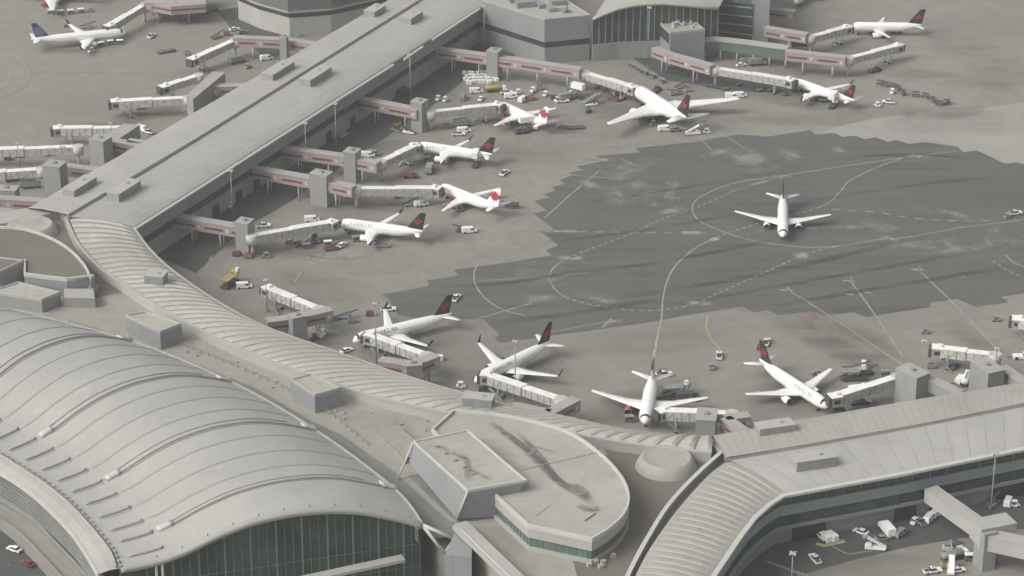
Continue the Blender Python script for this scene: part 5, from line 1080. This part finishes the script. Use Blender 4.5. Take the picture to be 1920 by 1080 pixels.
def place(kind, px, py, deg, where, col=None, z=0.0, sc=1.0):
    key = (kind, col)
    if key not in PROTO:
        t = BUILD[kind](col) if col else BUILD[kind](); PROTO[key] = t; t['group'] = GRP[kind]; index_kids(); o = t
    else: o = copy_tree(PROTO[key])
    p = P(px, py, z); o.location = p; o.scale = (sc, sc, sc)
    o.rotation_euler = (0, 0, q2w(math.cos(R(deg)) * 20, -math.sin(R(deg)) * 20 * .42, px, py))
    dc = {'uld': 'tankw', 'fuel': 'vyellow', 'loader': 'vgreen', 'gpu': 'vyellow', 'dolly': 'vdark'}.get(kind, 'vwhite')
    o['label'] = '%s %s %s' % (CN[col or dc], KN[kind], where); return o
ORD = ['first', 'second', 'third', 'fourth', 'fifth', 'sixth', 'seventh', 'eighth', 'ninth', 'tenth', 'eleventh', 'twelfth']
def train(kind, pts, where, col=None, deg=None):
    for i, (x, y) in enumerate(pts):
        j = min(i + 1, len(pts) - 1); k = max(i - 1, 0)
        d = math.degrees(math.atan2(-(pts[j][1] - pts[k][1]) / .42, pts[j][0] - pts[k][0])) if deg is None else deg
        place(kind, x, y, d, '%s from the left %s' % (ORD[i], where), col)
# upper left
train('cart', [(96,26),(113,27),(133,26),(152,24)], 'in the row above the blue-tailed airliner'); place('tug', 170, 22, 0, 'leading the carts above the blue-tailed airliner', 'vgrey')
train('cart', [(178,90),(190,87),(207,84),(225,83)], 'in the row below the blue-tailed airliner'); place('tug', 171, 98, 220, 'leading the carts below the blue-tailed airliner')
place('belt', 165, 53, 0, 'behind the blue-tailed airliner', 'vgrey'); place('tug', 125, 50, 20, 'behind the blue-tailed airliner wing', 'vgrey'); place('pickup', 284, 70, 60, 'alone on the apron right of the blue-tailed airliner')
train('dolly', [(302,100),(312,98),(322,97)], 'on the empty stand at upper left'); place('gpu', 352, 103, 0, 'beside the idle cab at the upper left', 'vgrey'); place('belt', 408, 72, 30, 'behind the idle tunnel at the upper left', 'vorange'); place('gpu', 425, 66, 0, 'behind the idle tunnel at the upper left', 'vorange')
place('box', 445, 118, 30, 'under the upper left pink walkway', 'vgrey'); place('tug', 465, 128, 40, 'under the upper left pink walkway', 'vgrey'); place('car', 455, 62, 20, 'in shade behind the upper left pink walkway', 'vgrey'); place('car', 440, 57, 20, 'farther in shade behind the upper left pink walkway')
place('gpu', 262, 205, 10, 'under the double tunnel at the upper left', 'vgrey'); place('gpu', 278, 200, 10, 'right under the double tunnel at the upper left'); place('van', 262, 244, 150, 'between the slanting roof box and the pier'); place('pickup', 278, 250, 150, 'touching the pier edge by the slanting roof box')
place('box', 60, 352, 10, 'by the second grey tower at the left', 'vgrey'); place('tug', 35, 295, 0, 'below the upper left-edge tunnel', 'vdark'); place('belt', 25, 340, 10, 'below the lower left-edge tunnel', 'vdark'); place('gpu', 15, 300, 0, 'at the left edge under the tunnel', 'vdark')
place('pickup', 562, 66, 80, 'before the curved grey terminal', 'vlime')
place('tug', 320, 97, 30, 'near the far dollies', 'vgrey'); place('van', 500, 112, 20, 'under the pier-side pink walkway at top'); place('box', 395, 22, 40, 'beneath the top left gate house', 'vgrey'); place('van', 300, 22, 40, 'among the columns of the top left gate house', 'vdark')
# along the pier
place('car', 758, 170, 60, 'against the pier wall below the light mast'); place('box', 755, 178, 60, 'against the upper pier wall', 'vdark'); place('van', 716, 178, 45, 'farther down the upper pier wall', 'vdark'); place('pickup', 645, 256, 60, 'on the dark road beside the tall light mast'); place('tug', 604, 268, 50, 'against the pier wall', 'vdark')
for i, (x, y) in enumerate(((394,398),(403,402),(410,396),(424,385),(433,386),(443,371))): place(('van', 'tug', 'belt')[i % 3], x, y + 2, 40 + 9 * i, '%s from the left in the cluster at the pier foot wall' % ORD[i], 'vdark' if i % 2 else 'vwhite')
place('belt', 742, 246, 150, 'below the tower of the upper red-tailed gate', 'vgrey'); place('belt', 765, 250, 160, 'nearest the tower of the upper red-tailed gate', 'vwhite'); place('gpu', 745, 237, 10, 'below the upper gate tower')
place('tug', 822, 188, 60, 'in the pair left of the upper red-tailed airliner'); place('tug', 835, 190, 60, 'at right in the pair left of the upper red-tailed airliner')
place('box', 868, 237, 15, 'below the tunnel of the upper red-tailed airliner', 'vgrey'); place('van', 870, 248, 10, 'in the middle of the stack left of the upper red-tailed airliner'); place('pickup', 860, 254, 5, 'lowest of the stack left of the upper red-tailed airliner'); place('gpu', 838, 240, 0, 'below the upper gate tunnel', 'vorange')
place('van', 893, 174, 10, 'beside the long yellow truck'); place('fuel', 930, 172, 5, 'parked under the longest jet bridge'); place('pickup', 950, 176, 10, 'right of the long yellow truck'); place('car', 902, 187, 70, 'in front of the long yellow truck'); place('van', 958, 184, 10, 'below the yellow truck on the right')
for k in range(34):      # containers in store near the upper tower
    r = k % 9; q = k // 9
    place('uld', 872 + r * 7.6 + random.uniform(-1, 1) + (q % 2) * 3, 139 + q * 5.6 + random.uniform(-1, 1) + abs(r - 4) * .4, random.uniform(0, 40), 'in the pack by the upper tower, %s row, %s from left' % (('top', 'second', 'third', 'bottom')[q], ORD[r]), 'vwhite', sc=.85)
for (k, x, y, d, w, c) in (('tug', 972, 176, 30, 'left of the orange belt loader', None), ('van', 980, 190, 60, 'beside the orange belt loader', None), ('belt', 996, 188, 20, 'above the upper red-tailed airliner', 'vorange'), ('tug', 1023, 180, 60, 'below the longest bridge', None), ('catering', 1080, 183, 150, 'under the long bridge end', None), ('tug', 1046, 190, 40, 'left below the long bridge end', None), ('box', 1062, 188, 30, 'below the long bridge end', 'vgrey'), ('pickup', 1055, 192, 10, 'below the end of the long bridge', None), ('gpu', 1038, 186, 0, 'left below the long bridge end', 'vdark'), ('belt', 1110, 198, 15, 'left of the wide-body wing', None), ('tug', 1103, 211, 60, 'lower left of the wide-body wing', 'vdark'), ('stairs', 1108, 195, 20, 'behind the belt loader left of the wide-body', 'vgrey'), ('push', 1230, 172, 60, 'at the nose of the wide-body', 'vdark'), ('van', 1160, 178, 30, 'left of the wide-body nose', 'vgrey'), ('catering', 990, 246, 20, 'under the tail of the upper red-tailed airliner', None), ('push', 978, 250, 200, 'under the rear of the upper red-tailed airliner', 'vdark')):
    place(k, x, y, d, w, c)
train('dolly', [(1033,236),(1054,240),(1071,242),(1088,241)], 'behind the upper red-tailed airliner')
for (k, x, y, d, w, c) in (('tug', 1225, 235, 40, 'behind the wide-body tail', 'vgrey'), ('van', 1247, 245, 10, 'below the wide-body tail', None), ('pickup', 1267, 246, 10, 'right below the wide-body tail', 'vgrey'), ('stairs', 1300, 252, 10, 'alone below the wide-body', None), ('tug', 1325, 250, 10, 'right of the lone stair truck', None), ('van', 1372, 184, 0, 'behind the long right wing', None), ('van', 1388, 182, 10, 'at the tip of the long right wing', None), ('belt', 1278, 165, 30, 'above the wide-body fin', 'vgrey'), ('gpu', 1290, 172, 10, 'above the long right wing', None), ('van', 1400, 118, 10, 'under the green glazed corridor', 'vgrey'), ('box', 1420, 122, 10, 'among the columns of the green glazed corridor', 'vgrey'), ('car', 1390, 124, 20, 'left under the green glazed corridor', None)):
    place(k, x, y, d, w, c)
train('cart', [(1184,126),(1192,130),(1200,135),(1209,140),(1224,146),(1241,155)], 'in the line right of the wide-body gate door', 'vgrey')
train('dolly', [(1255,135),(1268,137),(1282,140),(1296,142),(1310,144)], 'under the far bridge'); train('dolly', [(1330,162),(1345,165),(1360,168),(1385,160)], 'behind the wide-body right wing')
train('cart', [(1650,160),(1659,162),(1672,165),(1683,169),(1693,178)], 'in the left cluster beyond the upper right airliner', 'vdark')
train('cart', [(1716,181),(1735,184),(1749,191),(1760,198),(1775,196)], 'in the right cluster beyond the upper right airliner', 'vdark')
for (k, x, y, d, w, c) in (('tug', 1673, 175, 70, 'in front of the dark cart cluster', None), ('pickup', 1666, 194, 170, 'right of the upper right airliner', None), ('tug', 1645, 200, 150, 'left of the lone upper right truck', None), ('catering', 1562, 200, 70, 'under the tail of the upper right airliner', None), ('push', 1540, 190, 150, 'under the upper right airliner', 'vdark'), ('gpu', 1520, 188, 0, 'below the upper right airliner', 'vdark'), ('van', 1680, 62, 0, 'under the farthest airliner wing', 'vgrey'), ('belt', 1642, 66, 0, 'below the farthest airliner', 'vdark'), ('van', 1512, 82, 0, 'under the farthest bridge', 'vgrey'), ('box', 1500, 86, 0, 'left under the farthest bridge', 'vdark'), ('push', 1640, 135, 30, 'under the free angled tunnel', 'vdark')):
    place(k, x, y, d, w, c)
train('dolly', [(1470,178),(1458,172),(1440,166),(1425,170)], 'left of the upper right airliner nose')
# middle left planes
for (k, x, y, d, w, c) in (('box', 806, 322, 80, 'below the third gate airliner', 'vgrey'), ('push', 770, 333, 0, 'below the third gate airliner', 'vred'), ('pickup', 946, 327, 60, 'alone right of the third gate airliner'  , None), ('catering', 892, 310, 80, 'under the tail of the third gate airliner', None), ('van', 690, 294, 0, 'behind the twin towers', None), ('van', 700, 291, 0, 'right behind the twin towers', 'vgrey'), ('belt', 772, 385, 20, 'below the truss tunnel', 'vgrey'), ('van', 790, 386, 20, 'below the truss tunnel, left of the lower red-tailed airliner', None), ('tug', 745, 371, 70, 'under the truss tunnel', 'vdark'), ('van', 585, 415, 10, 'behind the lowest gate tunnel', None), ('pickup', 494, 426, 10, 'right of the lowest bridge tower', None), ('stairs', 590, 453, 80, 'below the lowest gate tunnel', 'vdark'), ('cart', 615, 461, 10, 'left of the lowest gate airliner wing', None), ('belt', 624, 469, 15, 'left of the lowest gate airliner wing', 'vred'), ('car', 641, 462, 60, 'right of the red belt loader', None), ('belt', 720, 463, 0, 'below the lowest gate airliner wing', 'vgrey'), ('van', 880, 436, 10, 'beside the lone red belt loader', None), ('belt', 866, 434, 190, 'alone on the apron right of the lowest gate airliner', 'vred'), ('gpu', 443, 480, 0, 'at the foot of the lowest bridge tower', 'vred'), ('tug', 500, 483, 0, 'below the lowest gate tunnel near the small mast', 'vgrey'), ('gpu', 465, 484, 0, 'right at the foot of the lowest bridge tower', 'vorange'), ('car', 545, 456, 10, 'in the faint row under the lowest tunnel', 'vgrey'), ('loader', 432, 535, 60, 'parked on the apron left of the small mast', 'vyellow'), ('van', 458, 540, 10, 'right of the yellow loader', None), ('van', 645, 256, 60, 'beside the tall light mast', 'vgrey')):
    place(k, x, y, d, w, c)
train('cart', [(945,388),(955,390),(966,390)], 'behind the lower red-tailed airliner', 'vdark')
# lower stands
for (k, x, y, d, w, c) in (('pickup', 855, 562, 70, 'behind the fin of the nose-left airliner', None), ('pickup', 728, 583, 10, 'above the nose-left airliner wing', None), ('gpu', 694, 592, 0, 'left above the nose-left airliner wing', 'vred'), ('belt', 652, 597, 0, 'alone above the nose-left airliner', 'vgrey'), ('gpu', 660, 605, 0, 'alone above the nose-left airliner', 'vgrey'), ('van', 604, 630, 70, 'beside the empty bridge', None), ('tug', 590, 637, 50, 'beside the empty bridge', 'vdark'), ('car', 650, 660, 40, 'left of the nose-left airliner nose', None), ('belt', 770, 640, 150, 'under the nose-left airliner', 'vdark'), ('uld', 826, 676, 10, 'at the end of the lower bridge', 'vwhite'), ('tug', 864, 727, 0, 'left of the black-winglet airliner', None), ('belt', 960, 690, 150, 'under the black-winglet airliner', 'vdark'), ('tug', 628, 600, 20, 'behind the empty bridge', 'vgrey'),
    ('pickup', 1348, 670, 90, 'alone on the pale lower apron', None), ('tug', 1334, 692, 100, 'below the lone white pickup', 'vgrey'), ('pickup', 1245, 705, 10, 'behind the nose-on airliner', None), ('gpu', 1242, 702, 0, 'behind the nose-on airliner', 'vred'), ('loader', 1268, 742, 8, 'at the right side of the nose-on airliner', 'vgreen'), ('belt', 1250, 752, 10, 'under the green-grey loader', 'vdark'), ('box', 1290, 752, 8, 'right of the green-grey loader', 'vdark'), ('push', 1208, 765, 270, 'at the nose-on airliner belly', 'vdark'), ('pickup', 1437, 645, 80, 'behind the fin of the lower right airliner', None), ('gpu', 1424, 655, 80, 'left behind the fin of the lower right airliner', 'vred'),
    ('tug', 1619, 687, 90, 'right of the lower right wing tip', None), ('belt', 1612, 694, 0, 'right of the lower right wing tip', None), ('loader', 1600, 712, 5, 'behind the lower right tunnel', 'vgrey'), ('belt', 1625, 702, 10, 'behind the lower right tunnel', 'vdark'), ('dolly', 1590, 694, 0, 'beside the lower right wing tip', None), ('catering', 1612, 757, 15, 'under the lower right tunnel', None), ('gpu', 1640, 735, 10, 'under the lower right tunnel', 'vgrey'), ('tug', 1735, 625, 0, 'above the idle cab at right', 'vgrey'), ('tug', 1868, 602, 0, 'near the right edge cab', 'vgrey'), ('car', 1790, 690, 60, 'under the idle tunnel at right', 'vdark'), ('van', 1800, 716, 70, 'between the two grey box towers', None), ('fuel', 1812, 716, 80, 'between the two grey box towers', 'vwhite'), ('gpu', 1786, 728, 0, 'between the two grey box towers', 'vyellow'), ('pickup', 1903, 403, 20, 'alone on the dark asphalt at the right edge', None), ('tug', 1890, 409, 20, 'leading the lone truck at the right edge', 'vgrey'), ('push', 1915, 672, 0, 'at the right edge by the box tower', None),
    ('gpu', 1745, 690, 0, 'behind the grey box tower', 'vgrey')):
    place(k, x, y, d, w, c)
# lower right bay
for (k, x, y, d, w, c) in (('van', 1545, 1012, 120, 'standing in the yellow hatched bay', None), ('van', 1557, 1010, 120, 'at right in the yellow hatched bay', None), ('car', 1614, 1000, 140, 'in front of the lower pier doors', None), ('stairs', 1640, 1030, 170, 'below the car before the pier doors', None), ('box', 1662, 1000, 110, 'backed to a pier door', None), ('van', 1688, 1004, 60, 'right of the box truck at the pier door', 'vgrey'), ('car', 1655, 1012, 20, 'below the box truck at the pier door', 'vgrey'), ('tug', 1715, 982, 60, 'at the second pier door', None), ('pickup', 1726, 982, 110, 'at the second pier door', 'vgrey'), ('van', 1742, 976, 70, 'in the second pier door', None), ('pickup', 1528, 1052, 110, 'alone on the dark bay road', None), ('gpu', 1776, 1033, 0, 'in the cluster below the footbridge', 'tankw'), ('gpu', 1790, 1022, 20, 'top of the cluster below the footbridge', 'vgrey'), ('fuel', 1790, 1048, 30, 'in the cluster below the footbridge', 'vgrey'), ('tug', 1800, 1036, 30, 'right in the cluster below the footbridge', 'tankw'), ('cart', 1818, 1050, 5, 'beside the footbridge tower', None), ('pickup', 1748, 1074, 20, 'at the bottom edge left of the wing tip', None), ('gpu', 1772, 1064, 20, 'left of the white stairs at the bottom edge', None), ('stairs', 1783, 1070, 90, 'at the bottom edge beside the wing tip', None), ('car', 1795, 1072, 20, 'at the bottom edge touching the wing tip', None), ('van', 1890, 945, 80, 'in front of the dark right door', None), ('belt', 1862, 948, 60, 'in front of the dark right door', 'vgrey'), ('tug', 1902, 950, 10, 'right of the dark door', None), ('van', 1757, 966, 60, 'under the footbridge at the wall', None)):
    place(k, x, y, d, w, c)
for (k, x, y, d, w, c) in (('cart', 838, 392, 20, 'under the lower red-tailed airliner nose', 'vgrey'), ('tug', 862, 396, 200, 'below the lower red-tailed airliner', 'vgrey'), ('cart', 668, 452, 10, 'ahead of the lowest gate airliner wing', 'vgrey'), ('tug', 560, 462, 30, 'under the lowest gate tunnel', 'vred'), ('cart', 575, 466, 10, 'behind the red tug at the lowest gate', 'vgrey'), ('gpu', 652, 432, 10, 'at the nose wheel of the lowest gate airliner', 'vdark'), ('cart', 800, 302, 10, 'at the nose of the third gate airliner', 'vgrey'), ('tug', 745, 300, 30, 'beside the short third gate tunnel', 'vdark'), ('cart', 955, 232, 20, 'below the upper red-tailed airliner wing', 'vgrey'), ('cart', 968, 236, 20, 'right below the upper red-tailed airliner wing', 'vgrey'), ('belt', 1150, 188, 150, 'left of the wide-body nose', 'vred'), ('cart', 1135, 172, 20, 'beneath the long bridge tunnel', 'vgrey'), ('cart', 1120, 168, 20, 'farther left beneath the long bridge tunnel', 'vgrey'), ('gpu', 1012, 168, 0, 'below the middle of the longest bridge', 'vgrey'), ('tug', 1000, 172, 50, 'below the middle of the longest bridge', 'vwhite'), ('van', 868, 186, 80, 'left of the yellow tank truck', 'vgrey'), ('cart', 1195, 190, 60, 'under the left wing root of the wide-body', 'vgrey'), ('belt', 1265, 178, 200, 'under the right wing of the wide-body', 'vgrey'), ('cart', 735, 655, 30, 'under the nose-left airliner', 'vgrey'), ('gpu', 700, 652, 0, 'beside the nose wheel of the nose-left airliner', 'vgrey'), ('cart', 940, 705, 30, 'beside the black-winglet airliner belly', 'vgrey'), ('gpu', 905, 735, 0, 'beside the nose of the black-winglet airliner', 'vdark'), ('cart', 1180, 790, 0, 'left of the nose-on airliner nose', 'vgrey'), ('cart', 1530, 705, 30, 'under the lower right airliner wing', 'vgrey'), ('gpu', 1570, 768, 0, 'at the nose of the lower right airliner', 'vdark'), ('cart', 1660, 705, 0, 'behind the lower right tunnel', 'vgrey'), ('tug', 1770, 672, 20, 'under the idle right tunnel', 'vgrey'), ('cart', 1490, 172, 10, 'under the upper right airliner nose', 'vgrey'), ('gpu', 1455, 158, 10, 'under the upper right tunnel', 'vgrey'), ('cart', 1390, 142, 20, 'behind the upper right tunnel', 'vgrey'), ('tug', 70, 290, 10, 'between the two left-edge tunnels', 'vgrey'), ('cart', 90, 292, 10, 'right between the two left-edge tunnels', 'vdark')):
    place(k, x, y, d, w, c)
# cars on the entrance road at lower left
place('car', 27, 1033, 140, 'driving on the entrance road at lower left', z=6.0); place('car', 52, 1060, 130, 'behind the white car on the entrance road', 'vred', z=6.0)

# ---------------------------------------------------------------- haze
hm = bpy.data.materials.new('haze'); hm.use_nodes = True; n = hm.node_tree; n.nodes.clear()
pv = n.nodes.new('ShaderNodeVolumePrincipled'); pv.inputs['Color'].default_value = (.93, .93, .92, 1); pv.inputs['Density'].default_value = .00015; pv.inputs['Anisotropy'].default_value = 0.2
mo = n.nodes.new('ShaderNodeOutputMaterial'); n.links.new(pv.outputs[0], mo.inputs['Volume'])
hz = MB(); hz.box(0, 6000, -1, H + 20, 20000, 18400); hz.build('haze', hm, kind='stuff')

for o in bpy.data.objects:
    if o.get('label') and len(o['label'].split()) > 16: print('LONG', len(o['label'].split()), o['label'])
